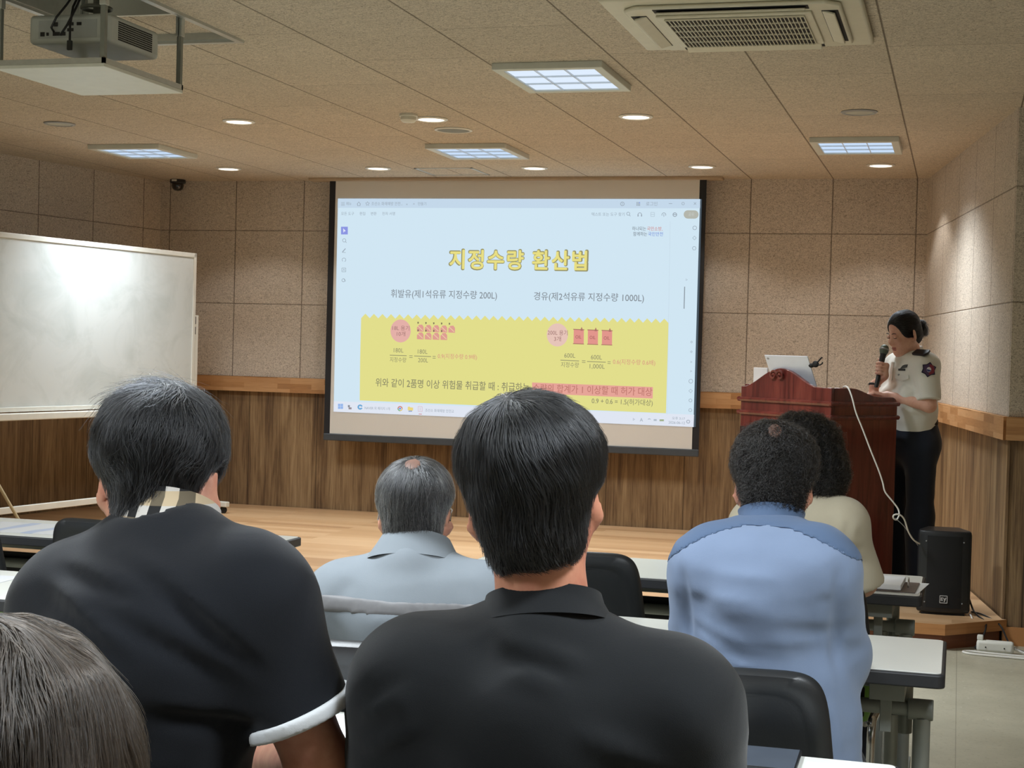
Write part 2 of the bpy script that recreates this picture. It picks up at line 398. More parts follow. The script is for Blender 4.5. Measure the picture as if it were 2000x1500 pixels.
# ------------------------------------------------------------------ ceiling fittings
M_DIFF = emit('lit_diffuser', (224, 238, 255), 1.0)
M_DIFFB = emit('lit_diffuser_stage', (206, 228, 255), 0.95)
M_DLIT = emit('lit_downlight_lens', (255, 240, 225), 4.0)
M_FRAME = plain('fixture_frame_white', (208, 210, 200), 0.45, var=0.03)
M_LOUV = plain('louver_white', (226, 234, 240), 0.4, var=0.02)
def panel_light(loc, sx, sy, label, mat, surface, watt=PANEL_W, spread=2.1):
    """square ceiling luminaire with a frame and a 3 x 3 louver; loc is the ceiling point"""
    t = thing('ceiling_panel_light', label, 'ceiling light', loc, 0, 'square panel lights in the ceiling')
    drop = 0.032 if surface else 0.008
    mb = MB(); w = 0.045
    for lo, hi in (((-sx / 2, -sy / 2), (sx / 2, -sy / 2 + w)), ((-sx / 2, sy / 2 - w), (sx / 2, sy / 2)), ((-sx / 2, -sy / 2 + w), (-sx / 2 + w, sy / 2 - w)), ((sx / 2 - w, -sy / 2 + w), (sx / 2, sy / 2 - w))):
        mb.box((lo[0], lo[1], -drop), (hi[0], hi[1], 0.0))
    mesh_obj('frame', mb, M_FRAME, t, smooth=0, bevel=0.003)
    mb = MB(); mb.box((-sx / 2 + w, -sy / 2 + w, -drop + .010), (sx / 2 - w, sy / 2 - w, -drop + .012))
    mesh_obj('diffuser', mb, mat, t, smooth=0)
    mb = MB()
    for i in (1, 2):
        x = -sx / 2 + w + (sx - 2 * w) * i / 3; mb.box((x - .002, -sy / 2 + w, -drop + .002), (x + .002, sy / 2 - w, -drop + .010))
        y = -sy / 2 + w + (sy - 2 * w) * i / 3; mb.box((-sx / 2 + w, y - .002, -drop + .002), (sx / 2 - w, y + .002, -drop + .010))
    mesh_obj('louver', mb, M_LOUV, t, smooth=0)
    area_lamp('panel_lamp', (0, 0, -drop - 0.006), sx - .1, sy - .1, watt, PANEL_COL, spread, t)
    return t
panel_light((-1.86, 7.27, CEIL), 0.52, 0.66, 'square lit ceiling panel nearest the air conditioner, hanging proud of the ceiling', M_DIFF, True, PANEL_W * 2.4)
panel_light((-3.11, 9.93, CEIL), 0.54, 0.60, 'square lit ceiling panel above the middle of the projection screen', M_DIFFB, True)
panel_light((-5.49, 9.77, CEIL), 0.54, 0.56, 'square lit ceiling panel over the stage, the one nearest the dome camera', M_DIFFB, True)
panel_light((-0.65, 9.82, CEIL), 0.52, 0.60, 'square lit ceiling panel above the woman at the lectern', M_DIFFB, True)
for x, y, l in ((-1.86, 3.1, 'unseen square ceiling panel light added above the second table row, behind the air conditioner'), (-4.6, 3.1, 'unseen square ceiling panel light added above the left tables'),
                (-1.86, 0.4, 'unseen square ceiling panel light added above the rear of the right tables'), (-4.6, 0.4, 'unseen square ceiling panel light added above the rear of the left tables'), (0.6, 1.8, 'unseen square ceiling panel light added above the right aisle')):
    panel_light((x, y, CEIL), 0.56, 0.60, l, M_DIFF, True, PANEL_W * 2.25, 2.6)  # unseen panels over the seating, added to light the near part of the room

def downlight(x, y, label, lit=True):
    t = thing('ceiling_downlight', label, 'downlight', (x, y, CEIL), 0, 'round downlights in the ceiling')
    mb = MB(); mb.lathe([(0.074, -0.001), (0.095, -0.001), (0.097, -0.004), (0.090, -0.009), (0.078, -0.010), (0.074, -0.006)], n=40)
    mesh_obj('trim_ring', mb, M_WHITE if lit else M_GREYP, t, smooth=40)
    mb = MB(); mb.lathe([(0.0001, -0.006), (0.076, -0.006), (0.076, -0.002), (0.0001, -0.002)], n=40)
    mesh_obj('lens', mb, M_DLIT if lit else M_GREYL, t, smooth=0)
    if lit: spot_lamp('downlight_lamp', (0, 0, -0.012), DOWN_W, DOWN_COL, 2.0, 0.35, t)
    return t
M_GREYL = plain('unlit_lens', (186, 186, 172), 0.6, var=0.04)
downlight(-5.38, 8.54, 'round unlit grey downlight left of the lit ones, in front of the left ceiling panel', False)
downlight(-4.18, 8.56, 'round lit downlight in the nearer row, leftmost of its row')
downlight(-2.975, 8.58, 'round lit downlight beside the smoke detector')
downlight(-1.78, 8.60, 'round lit downlight in the nearer row, below the panel by the air conditioner')
downlight(-0.56, 8.56, 'round unlit grey downlight on the right, in front of the right ceiling panel', False)
downlight(-5.39, 10.88, 'round lit downlight in the far row, nearest the dome camera')
downlight(-4.19, 10.91, 'round lit downlight in the far row, above the left part of the screen')
downlight(-3.0, 10.95, 'round lit downlight in the far row, right of the ceiling access hatch')
downlight(-1.78, 10.93, 'round lit downlight in the far row, above the right edge of the screen')
downlight(-0.56, 10.91, 'round lit downlight in the far row, in the right corner by the splayed wall')

t = thing('ceiling_speaker', 'round ceiling loudspeaker with grey mesh grille beside the lit downlight', 'loudspeaker', (-2.985, 9.02, CEIL))
mb = MB(); mb.lathe([(0.098, -0.001), (0.115, -0.001), (0.115, -0.006), (0.104, -0.010), (0.098, -0.006)], n=48); mesh_obj('rim', mb, M_WHITE, t, smooth=40)
mb = MB(); mb.lathe([(0.0001, -0.009), (0.06, -0.008), (0.099, -0.005), (0.099, -0.001), (0.0001, -0.001)], n=48); mesh_obj('grille', mb, plain('speaker_mesh', (128, 128, 118), 0.6, var=0.2, scale=700), t, smooth=40)
t = thing('smoke_detector', 'white round smoke detector on the ceiling next to a downlight', 'smoke detector', (-3.05, 8.40, CEIL))
mb = MB(); mb.lathe([(0.0001, 0), (0.052, 0), (0.054, -0.012), (0.050, -0.016), (0.0001, -0.016)], n=36); mesh_obj('base', mb, M_CREAM, t, smooth=40)
mb = MB(); mb.lathe([(0.0001, -0.016), (0.044, -0.016), (0.046, -0.034), (0.034, -0.046), (0.0001, -0.050)], n=36); mesh_obj('sensor_head', mb, M_CREAM, t, smooth=40)
t = thing('ceiling_access_hatch', 'flat ceiling access hatch with thin metal frame above the screen', 'access hatch', (-3.69, 11.15, CEIL))
mb = MB(); s2 = 0.225
for lo, hi in (((-s2, -s2), (s2, -s2 + .018)), ((-s2, s2 - .018), (s2, s2)), ((-s2, -s2), (-s2 + .018, s2)), ((s2 - .018, -s2), (s2, s2))): mb.box((lo[0], lo[1], -.004), (hi[0], hi[1], 0.0))
mesh_obj('frame', mb, M_ALU, t, smooth=0)
mb = MB(); mb.quad((-s2 + .018, -s2 + .018, -.002), (-s2 + .018, s2 - .018, -.002), (s2 - .018, s2 - .018, -.002), (s2 - .018, -s2 + .018, -.002), 0, [(.05, .1), (.05, .45), (.45, .45), (.45, .1)])
mesh_obj('panel', mb, M_CEIL, t, smooth=0, recalc=False)
t = thing('dome_camera', 'small black dome security camera under the ceiling in the left corner', 'security camera', (-6.21, 11.62, CEIL))
mb = MB(); mb.lathe([(0.0001, 0), (0.062, 0), (0.066, -0.022), (0.060, -0.030), (0.0001, -0.030)], n=36); mesh_obj('base', mb, M_BLACK, t, smooth=40)
mb = MB(); mb.lathe([(0.048, -0.030), (0.050, -0.050), (0.044, -0.072), (0.028, -0.088), (0.0001, -0.093)], n=36); mesh_obj('dome', mb, plain('smoked_dome', (14, 16, 20), 0.1, coat=0.6), t, smooth=40)
mb = MB(); mb.box((-.022, -.067, -.020), (.022, -.055, -.004)); mesh_obj('label_plate', mb, M_WHITE, t, smooth=0, bevel=0.003)

# ceiling cassette air conditioner
t = thing('cassette_air_conditioner', 'white four-way cassette air conditioner set in the ceiling', 'air conditioner', (-0.855, 6.13, CEIL))
M_AC = plain('ac_white', (214, 208, 186), 0.42, var=0.03)
mb = MB(); H = 0.475
mb.prism([(-H, -H), (H, -H), (H, H), (-H, H)], lambda u, v, w: (u, v, w), -0.030, 0.0)
mesh_obj('panel', mb, M_AC, t, smooth=30, bevel=0.014, seg=3)
mb = MB(); K = 0.40
mb.prism([(-K + .05, -K), (K - .05, -K), (K, -K + .05), (K, K - .05), (K - .05, K), (-K + .05, K), (-K, K - .05), (-K, -K + .05)], lambda u, v, w: (u, v, w), -0.046, -0.030)
mesh_obj('inner_panel', mb, M_AC, t, smooth=30, bevel=0.008, seg=2)
for a in range(4):
    R4 = Matrix.Rotation(a * PI / 2, 4, 'Z')
    mb = MB(); mb.box((-0.285, 0.325, -0.0475), (0.285, 0.385, -0.0462), 0, R4)
    sl = mesh_obj('outlet_slot', mb, M_DARK, t, smooth=0)
    mb = MB(); mb.box((-0.275, -0.026, -0.004), (0.275, 0.022, 0.004), 0, R4 @ Matrix.Translation((0, 0.352, -0.052)) @ Matrix.Rotation(math.radians(-16), 4, 'X'))
    mesh_obj('flap', mb, M_AC, sl, smooth=0, bevel=0.003)
mb = MB(); g = 0.26
mb.box((-g - .03, -g - .03, -0.056), (g + .03, g + .03, -0.046)); mesh_obj('intake_frame', mb, M_AC, t, smooth=0, bevel=0.004)
mb = MB(); mb.box((-g, -g, -0.0575), (g, g, -0.0562)); mesh_obj('intake_filter', mb, M_DARK, t, smooth=0)
mb = MB()
for i in range(36):
    x = -g + 2 * g * i / 35; mb.box((x - .0018, -g, -0.0625), (x + .0018, g, -0.0575))
for i in range(6):
    y = -g + 2 * g * i / 5; mb.box((-g, y - .0030, -0.063), (g, y + .0030, -0.0575))
mesh_obj('intake_grille', mb, M_AC, t, smooth=0)

# projector lift in its ceiling opening
t = thing('projector_lift', 'white projector lift tray hanging on metal rods from a ceiling opening', 'projector lift', (0, 0, 0))
mb = MB()
for lo, hi in (((HX0 - .03, HY0 - .03), (HX1 + .03, HY0)), ((HX0 - .03, HY1), (HX1 + .03, HY1 + .03)), ((HX0 - .03, HY0), (HX0, HY1)), ((HX1, HY0), (HX1 + .03, HY1))):
    mb.box((lo[0], lo[1], CEIL - .012), (hi[0], hi[1], CEIL + .0))
for lo, hi in (((HX0, HY0), (HX0 + .01, HY1)), ((HX1 - .01, HY0), (HX1, HY1)), ((HX0, HY0), (HX1, HY0 + .01)), ((HX0, HY1 - .01), (HX1, HY1))):
    mb.box((lo[0], lo[1], CEIL), (hi[0], hi[1], CEIL + .34))
mesh_obj('opening_frame', mb, M_ALU, t, smooth=0)
mb = MB(); mb.box((HX0, HY0, CEIL + .30), (HX1, 5.86, CEIL + .34)); mb.box((HX0, 5.86, CEIL + .03), (HX1, 5.88, CEIL + .34)); mesh_obj('housing', mb, M_WHITE, t, smooth=0)
mb = MB(); mb.quad((HX0, 5.88, CEIL + .03), (HX0, HY1, CEIL + .03), (HX1, HY1, CEIL + .03), (HX1, 5.88, CEIL + .03), 0, [(.02, .1), (.02, .5), (.58, .5), (.58, .1)]); mesh_obj('inner_board', mb, M_CEIL, t, smooth=0, recalc=False)
PX0, PX1, PY0, PY1, PZ = -3.54, -3.075, 5.17, 5.78, 2.465
mb = MB(); mb.box((PX0, PY0, PZ), (PX1, PY1, PZ + .014)); mesh_obj('tray', mb, plain('tray_white', (222, 224, 214), 0.4, var=0.03), t, smooth=0, bevel=0.002)
mb = MB()
for lo, hi in (((PX0, PY0), (PX1, PY0 + .012)), ((PX0, PY1 - .012), (PX1, PY1)), ((PX0, PY0), (PX0 + .012, PY1)), ((PX1 - .012, PY0), (PX1, PY1))): mb.box((lo[0], lo[1], PZ + .014), (hi[0], hi[1], PZ + .034))
mesh_obj('tray_edge', mb, M_ALU, t, smooth=0)
for x in (PX0 + .012, PX1 - .012):
    for y in (PY0 + .012, PY1 - .012):
        mb = MB(); sx = 1 if x < -3.3 else -1; sy = 1 if y < 5.4 else -1
        mb.box((x - .010, y - .010, PZ + .014), (x + .010, y + .010, CEIL + .28)); mb.box((x - .004, y + sy * .010 - .004, CEIL - .14), (x + .004 , y + sy * .010 + .006, CEIL + .2))
        ob = mesh_obj('hanger_rod', mb, M_STEEL, t, smooth=0, bevel=0.002)
        mb = MB(); mb.box((x - .014, y - .014, CEIL - .085), (x + .014, y + .014, CEIL + .05)); mesh_obj('slide_bracket', mb, M_ALU, ob, smooth=0, bevel=0.003)
t2 = thing('projector', 'pale grey projector hanging above the white lift tray at the top left', 'projector', (-3.295, 5.47, 2.578))
M_PRJ = plain('projector_shell', (190, 196, 192), 0.45, var=0.03)
mb = MB(); mb.box((-.175, -.19, 0), (.175, .19, .112)); mesh_obj('body', mb, M_PRJ, t2, smooth=40, bevel=0.018, seg=3)
mb = MB()
for i in range(24):
    for j in range(9):
        y = -.125 + .25 * i / 23; z = .022 + .066 * j / 8; mb.box((.1752, y - .004, z - .0026), (.1764, y + .004, z + .0026))
mesh_obj('side_vent', mb, M_DARK, t2, smooth=0)
mb = MB(); mb.box((-.13, -.1915, .02), (.12, -.1902, .088)); pp = mesh_obj('port_panel', mb, plain('port_panel_grey', (172, 178, 178), 0.5), t2, smooth=0)
for i, (x, z, w, h) in enumerate(((-.112, .036, .018, .016), (-.090, .036, .010, .012), (-.052, .036, .030, .014), (-.022, .036, .018, .014), (.008, .050, .026, .012), (.008, .072, .026, .012), (.045, .072, .02, .012), (-.055, .072, .016, .016))):
    mb = MB(); mb.box((x - w / 2, -.1935, z - h / 2), (x + w / 2, -.1916, z + h / 2)); mesh_obj('socket', mb, M_BLACK, pp, smooth=0)
for pth in ([(.03, -.14, .25), (.0, -.21, .14), (-.03, -.23, .09), (-.06, -.215, .055), (-.062, -.195, .045)], [(.04, -.14, .25), (.035, -.22, .13), (.03, -.23, .06), (.03, -.23, .02), (.03, -.23, .0)], [(.05, -.14, .25), (.05, -.22, .13), (.025, -.24, .06), (-.005, -.24, .02)]):
    mb = MB(); mb.tube(pth, .0045, 8); cbl = mesh_obj('cable', mb, M_CABLEB, t2)
mb = MB(); mb.box((.020, -.236, -.035), (.040, -.224, .002)); mesh_obj('cable_plug', mb, M_BLACK, cbl, smooth=0, bevel=0.003)
mb = MB(); mb.cyl((.02, .0, .112), (.02, .0, CEIL + .3 - 2.578), .028); mb.lathe([(.001, .112), (.09, .112), (.09, .125), (.001, .125)], (.02, 0, 0)); mb.tube([(.02 + .055 * math.cos(a), .055 * math.sin(a) - .03, .165) for a in [k * PI / 8 for k in range(16)]], .008, 8, closed=True)
mesh_obj('mount_pole', mb, M_STEEL, t2)
mb = MB(); mb.cyl((.10, .12, .045), (.10, .205, .045), .034); mesh_obj('lens', mb, M_BLACK, t2)

# ------------------------------------------------------------------ projection screen and the slide on it
SY = 11.58
def S(px, py, k=0):
    p = at_y(px, py, SY); return Vector((p.x, SY - 0.004 - 0.0012 * k, p.z))
t = thing('projection_screen', 'large white projection screen with black side borders lit by a yellow and white slide', 'projection screen', (0, 0, 0))
xl0, xl1 = at_y(638.5, 600, SY).x, at_y(650, 600, SY).x
xr1, xr0 = at_y(1359.5, 600, SY).x, at_y(1373, 600, SY).x
ztop = CEIL - .012; zbot = at_y(1000, 862, SY).z; zb2 = zbot - .055
M_FAB = plain('screen_fabric', (222, 220, 214), 0.8, var=0.015, scale=2)
mb = MB(); mb.box((xl1, SY - .001, zbot), (xr1, SY + .002, ztop)); mesh_obj('fabric', mb, M_FAB, t, smooth=0)
M_BORD = plain('screen_border', (24, 25, 30), 0.65)
for a, b in ((xl0, xl1), (xr1, xr0)):
    mb = MB(); mb.box((a, SY - .0012, zbot - .01), (b, SY + .002, ztop)); mesh_obj('side_border', mb, M_BORD, t, smooth=0)
mb = MB(); mb.box((xl0 - .0, SY - .012, zb2), (xr0 + .0, SY + .014, zbot)); mesh_obj('bottom_bar', mb, plain('bottom_bar_grey', (66, 72, 78), 0.45), t, smooth=0, bevel=0.006)
mb = MB(); mb.box((xl0 - .16, SY - .06, CEIL - .022), (xr0 + .12, SY + .06, CEIL - .0)); mesh_obj('ceiling_slot', mb, plain('slot_cover', (176, 156, 130), 0.6), t, smooth=0, bevel=0.004)
EM = {}
def em(rgb):
    if rgb not in EM: EM[rgb] = emit('projected_%02x%02x%02x' % rgb, rgb)
    return EM[rgb]
C_BG, C_TXT, C_YEL = (209, 230, 243), (132, 140, 148), (226, 222, 140)
C_OLV, C_RED, C_PNK = (150, 150, 116), (216, 150, 132), (228, 176, 168)
mb = MB(); mb.quad(S(660.5, 388), S(652, 804), S(1355, 834), S(1368, 389))
slide = mesh_obj('projected_slide', mb, em(C_BG), t, smooth=0, recalc=False)
def sq(name, pts, rgb, k=1, parent=None):
    mb = MB(); mb.add([S(x, y, k) for x, y in pts], [tuple(range(len(pts)))[::-1]])
    return mesh_obj(name, mb, em(rgb), parent or slide, smooth=0, recalc=False)
sq('painted_light_spill', [(1367.5, 389), (1371, 389), (1359, 834), (1354.5, 834)], (74, 86, 96), 1)  # projector light on the black border, painted as a glowing grey strip
sq('title_bar', [(660.5, 388), (1368, 389), (1367.6, 407), (660, 406)], (196, 216, 234), 1)
sq('page_edge', [(1309, 432), (1309.6, 432), (1303, 812), (1302.4, 812)], (196, 214, 228), 1)
sq('taskbar', [(652.4, 783.5), (1356, 810), (1355, 834), (652, 804)], (224, 230, 242), 1)
zz = [(705.8, 622)]
for i in range(36):
    x = 705.8 + (1306 - 705.8) * (i + .5) / 36; y = 622 + 10 * (i + .5) / 36
    zz += [(x - 8.2, y - 1.2 + 0.3), (x, y - 9.5)]
zz += [(1306, 631), (1301, 807), (703, 782)]
mb = MB(); top = [S(x, y, 1) for x, y in zz]; bz = lambda x: S(x, 782 + (x - 703) * 25 / 598., 1)
mb = MB()
for i in range(len(zz) - 3):
    a, b = zz[i], zz[i + 1]
    mb.quad(S(a[0], a[1], 1), Vector((S(a[0], a[1], 1).x, SY - .0052, S(1000, 707, 1).z)), Vector((S(b[0], b[1], 1).x, SY - .0052, S(1000, 707, 1).z)), S(b[0], b[1], 1))
a, b = S(705.8, 622, 1), S(1306, 631, 1); zm = S(1000, 707, 1).z; c1, c2 = S(703, 782, 1), S(1301, 807, 1)
mb.quad(Vector((a.x, a.y, zm)), c1, c2, Vector((b.x, b.y, zm)))
mesh_obj('yellow_box', mb, em(C_YEL), slide, smooth=0, recalc=False)
def fatten(v, f, r):
    n = len(v); V = [v]; Fs = list(f)
    for i in range(8):
        V.append(v + r * np.array([math.cos(i * PI / 4), math.sin(i * PI / 4)])); Fs += [tuple(k + n * (i + 1) for k in q) for q in f]
    return np.concatenate(V), Fs
def glyphs(body, bold=0.0, space=1.0):
    c = bpy.data.curves.new('lettering', 'FONT'); c.body = body; c.size = 1; c.offset = bold; c.space_character = space; c.resolution_u = 3
    o = bpy.data.objects.new('lettering', c); COL.objects.link(o)
    dg = bpy.context.evaluated_depsgraph_get(); dg.update()
    me = bpy.data.meshes.new_from_object(o.evaluated_get(dg))
    v = np.array([p.co[:2] for p in me.vertices]) if len(me.vertices) else np.zeros((1, 2)); f = [tuple(p.vertices) for p in me.polygons]
    bpy.data.objects.remove(o); bpy.data.curves.remove(c); bpy.data.meshes.remove(me); return v, f
def stext(body, x0, x1, y0, y1, h, rgb, bold=0.0, k=3, space=1.0, name=None, parent=None, grow=0.0):
    v, f = glyphs(body, 0.0, space)
    if bold: v, f = fatten(v, f, bold)
    a, b = S(x0, y0, k), S(x1, y1, k); H = abs(S(x0, y0 - h, k).z - a.z)
    lo, hi = v[:, 0].min() + grow, v[:, 0].max() - grow
    y_lo = -0.075 if any(ord(ch) > 0x3000 for ch in body) else 0.0; y_hi = 0.83 if y_lo < 0 else 0.72
    u = (v[:, 0] - lo) / max(1e-6, hi - lo); z = (v[:, 1] - y_lo) / (y_hi - y_lo)
    mb = MB(); mb.add([(a.x + (b.x - a.x) * uu, a.y, (a.z + b.z) / 2 + H * zz_) for uu, zz_ in zip(u, z)], f)
    return mesh_obj(name or 'slide_text', mb, em(rgb), parent or slide, smooth=0, recalc=False)
stext('지정수량 환산법', 877, 1148, 525, 529, 38, (150, 146, 104), 0.052, 2, 1.12, 'title_outline', grow=0.03)
stext('지정수량 환산법', 878.5, 1146.5, 524, 528, 36, (232, 222, 132), 0.024, 6, 1.12, 'title_text')
stext('휘발유(제1석유류 지정수량 200L)', 764, 971, 582, 584, 16, C_TXT, 0.004)
stext('경유(제2석유류 지정수량 1000L)', 1043, 1258, 587, 589, 16, C_TXT, 0.004)
def ell(cx, cy, rx, ry, rgb, k=2, name='slide_disc', n=40):
    return sq(name, [(cx + rx * math.cos(2 * PI * i / n), cy + ry * math.sin(2 * PI * i / n)) for i in range(n)], rgb, k)
ell(783, 646.4, 19.8, 22.4, C_PNK); ell(1089, 654.2, 20.6, 22.6, (230, 196, 184))
C_DT = (158, 116, 112); C_OT = (142, 140, 108)
stext('18L 용기', 767, 800, 645, 646, 9.5, C_DT); stext('10개', 775.5, 792, 656.5, 657, 9.5, C_DT)
stext('200L 용기', 1070, 1109, 654, 655.5, 10, C_DT); stext('3개', 1082.5, 1096, 666.5, 667, 10, C_DT)
def can(x, y):
    p = sq('can_icon', [(x, y + 11), (x + 4, y + 6), (x + 10, y + 5.5), (x + 13, y + 10), (x + 13, y + 19.5), (x, y + 19)], (222, 158, 146), 3)
    sq('can_spout', [(x + .8, y + .2), (x + 3.6, y), (x + 3.8, y + 3), (x + 1.4, y + 4.4)], (130, 120, 92), 4, p)
    sq('can_label', [(x + 1.5, y + 9), (x + 2.6, y + 8), (x + 12, y + 17), (x + 11, y + 18)], (236, 206, 166), 4, p)
for i in range(5):
    can(815 + i * 15.3, 628.5 + i * .5)
    if i < 4: can(815 + i * 15.3, 643.5 + i * .4)
for i in range(3):
    x, y = 1120.5 + i * 27.6, 643 + i * 1.0
    p = sq('drum_icon', [(x + .6, y), (x + 20.4, y + .8), (x + 20, y + 29.2), (x + .2, y + 28.4)], (226, 150, 140), 3)
    sq('drum_rim', [(x - .3, y - .6), (x + 21.2, y + .3), (x + 21.2, y + 2), (x - .3, y + 1.1)], (170, 120, 104), 4, p)
    sq('drum_rim', [(x - .8, y + 27.4), (x + 20.6, y + 28.3), (x + 20.6, y + 29.8), (x - .8, y + 29)], (170, 120, 104), 4, p)
    sq('drum_spout', [(x + 14, y), (x + 16, y - 4.5), (x + 18, y), (x + 18.4, y + 3), (x + 13.6, y + 3)], (176, 116, 108), 4, p)
    stext('OIL', x + 4, x + 15.5, y + 18, y + 18.6, 6.5, (168, 104, 98), 0.01, 5, parent=p)
def bar(x0, y0, x1, y1, w=1.3, rgb=C_OT): return sq('fraction_bar', [(x0, y0 - w / 2), (x1, y1 - w / 2), (x1, y1 + w / 2), (x0, y0 + w / 2)], rgb, 3)
stext('180L', 769.5, 788.5, 688, 688.6, 8.6, C_OT); bar(762, 693.8, 795, 694.8); stext('지정수량', 762, 794, 707, 708, 9.8, C_OT)
bar(800, 694.8, 806.5, 695, 1.1); bar(800, 698.3, 806.5, 698.5, 1.1)
stext('180L', 816.5, 835.5, 690.5, 691.2, 8.6, C_OT); bar(809.5, 695.2, 842.5, 696.4); stext('200L', 817, 836.5, 707.3, 708, 8.6, C_OT)
bar(845.5, 695.9, 851.5, 696.1, 1.1); bar(845.5, 699.4, 851.5, 699.6, 1.1)
stext('0.9(지정수량 0.9배)', 855.5, 932, 700.5, 702.2, 10.2, C_RED)
stext('600L', 1102.5, 1124, 698.3, 699, 9, C_OT); bar(1095, 703.4, 1131.5, 705); stext('지정수량', 1096, 1131, 717, 718.2, 10.2, C_OT)
bar(1137, 704.4, 1144, 704.7, 1.1); bar(1137, 707.8, 1144, 708.1, 1.1)
stext('600L', 1154.5, 1176, 701.6, 702.4, 9, C_OT); bar(1147, 706, 1183.5, 707.5); stext('1,000L', 1152, 1181.5, 719.3, 720.3, 9, C_OT)
bar(1187, 706.4, 1193, 706.7, 1.1); bar(1187, 709.8, 1193, 710.1, 1.1)
stext('0.6(지정수량 0.6배)', 1197.5, 1280, 711.5, 713.6, 10.6, C_RED)
stext('위와 같이 2품명 이상 위험물 취급할 때 : 취급하는', 734, 1034, 755, 765, 16.5, (136, 134, 104), 0.006)
sq('highlight_strip', [(1039.6, 747), (1275.6, 756), (1275, 778.3), (1040, 768)], (230, 164, 152), 2)
stext('수량의 합계가 1 이상할 때 허가 대상', 1041.5, 1274, 765.5, 773.5, 16, (190, 122, 112), 0.006)
stext('0.9 + 0.6 = 1.5(허가대상)', 1156, 1275, 788.5, 792.5, 12, (140, 138, 106), 0.004)
C_UI = (152, 164, 176)
for b, x0, x1, y0, h, c in (('메뉴', 677, 687, 401, 6.5, C_UI), ('조선소 화재예방 안전...', 726, 787, 401.3, 7, C_UI), ('만들기', 817, 833, 401.3, 6.5, C_UI), ('모든 도구', 667, 692, 420.5, 6.5, C_UI),
        ('편집', 703, 714, 420.5, 6.5, C_UI), ('변환', 725, 736, 420.5, 6.5, C_UI), ('전자 서명', 747, 772, 420.5, 6.5, C_UI), ('로그인', 1262, 1284, 402, 8, C_UI), ('텍스트 또는 도구 찾기', 1156, 1220, 422, 7, C_UI),
        ('하나되는', 1235, 1262, 450.4, 8, (104, 110, 118)), ('국민소방,', 1264, 1294, 450.6, 8, (206, 112, 100)), ('함께하는', 1237, 1264, 460.8, 8, (104, 110, 118)), ('국민안전', 1266, 1295, 461, 8, (96, 128, 214)),
        ('NAVER 외 페이지 1개', 713, 762, 800.3, 6, C_UI), ('조선소 화재예방 안전교', 831, 887, 805.2, 6.2, C_UI), ('오후 3:17', 1313, 1338, 819.6, 5.6, C_UI), ('2026-06-12', 1306, 1338, 827.6, 5, C_UI), ('A', 1250, 1256, 823, 7, C_UI), ('x', 793.5, 797, 400.5, 4, C_UI), ('+', 807, 811, 400.5, 4.5, C_UI)):
    stext(b, x0, x1, y0, y0 + .2 if x0 < 1000 else y0 + .4, h, c, name='interface_text')
def icon(name, cx, cy, r, rgb=C_UI, w=1.1, k=3, n=20, a0=0.0, a1=2 * PI):
    full = abs(a1 - a0) > 6.2; mb = MB(); vs = []; fs = []; m = n if full else n + 1
    for i in range(m):
        a = a0 + (a1 - a0) * i / n
        vs += [S(cx + (r - w / 2) * math.cos(a), cy + (r - w / 2) * math.sin(a), k), S(cx + (r + w / 2) * math.cos(a), cy + (r + w / 2) * math.sin(a), k)]
    for i in range(n):
        j = (i + 1) % m; fs.append((2 * i, 2 * i + 1, 2 * j + 1, 2 * j))
    mb.add(vs, fs); return mesh_obj(name, mb, em(rgb), slide, smooth=0, recalc=False)
def rect(name, x0, y0, x1, y1, rgb, k=3): return sq(name, [(x0, y0), (x1, y0), (x1, y1), (x0, y1)], rgb, k)
def line(name, x0, y0, x1, y1, w=1.0, rgb=C_UI, k=3):
    d = math.hypot(x1 - x0, y1 - y0); nx, ny = -(y1 - y0) / d * w / 2, (x1 - x0) / d * w / 2
    return sq(name, [(x0 + nx, y0 + ny), (x0 - nx, y0 - ny), (x1 - nx, y1 - ny), (x1 + nx, y1 + ny)], rgb, k)
for i in range(3): line('menu_icon', 667, 396 + i * 2.6, 674, 396 + i * 2.6, .8)
for seg_ in (((698, 399), (701.5, 394.5)), ((701.5, 394.5), (705, 399)), ((699, 398), (699, 402)), ((704, 398), (704, 402)), ((699, 402), (704, 402))): line('home_icon', *seg_[0], *seg_[1], .9)
star = [(718.5 + (4.2 if i % 2 == 0 else 1.9) * math.sin(i * PI / 5), 398 - (4.2 if i % 2 == 0 else 1.9) * math.cos(i * PI / 5)) for i in range(10)]
for i in range(10): line('star_icon', *star[i], *star[(i + 1) % 10], .7)
icon('help_icon', 1216, 398.4, 3.6); line('help_icon_mark', 1216, 396.4, 1216, 400, .9)
for i in range(3):
    for j in range(3): rect('apps_icon', 1243.5 + i * 2.6, 395 + j * 2.6, 1245.4 + i * 2.6, 396.9 + j * 2.6, C_UI if (i, j) != (2, 0) else (120, 140, 220))
line('minimise_icon', 1306.5, 397.8, 1313.5, 397.9, 1); icon('restore_icon', 1334.5, 397.8, 2.7, w=.9, n=8)
line('close_icon', 1355.5, 395.5, 1360, 400, .9); line('close_icon', 1360, 395.5, 1355.5, 400, .9)
icon('search_icon', 1227.4, 417.6, 3, w=1); line('search_icon_handle', 1229.4, 420, 1231.8, 422.6, 1)
icon('headphone_icon', 1250, 419.4, 3.6, w=1.1, a0=PI, a1=2 * PI, n=12); rect('headphone_cup', 1245.6, 419, 1247.6, 423, C_UI); rect('headphone_cup', 1252.4, 419, 1254.4, 423, C_UI)
for seg_ in (((1271.5, 415), (1278.5, 415.2)), ((1278.5, 415.2), (1278.5, 423)), ((1278.5, 423), (1271.5, 423)), ((1271.5, 423), (1271.5, 415)), ((1271.5, 419), (1278.5, 419))): line('save_icon', *seg_[0], *seg_[1], .8, (176, 192, 204))
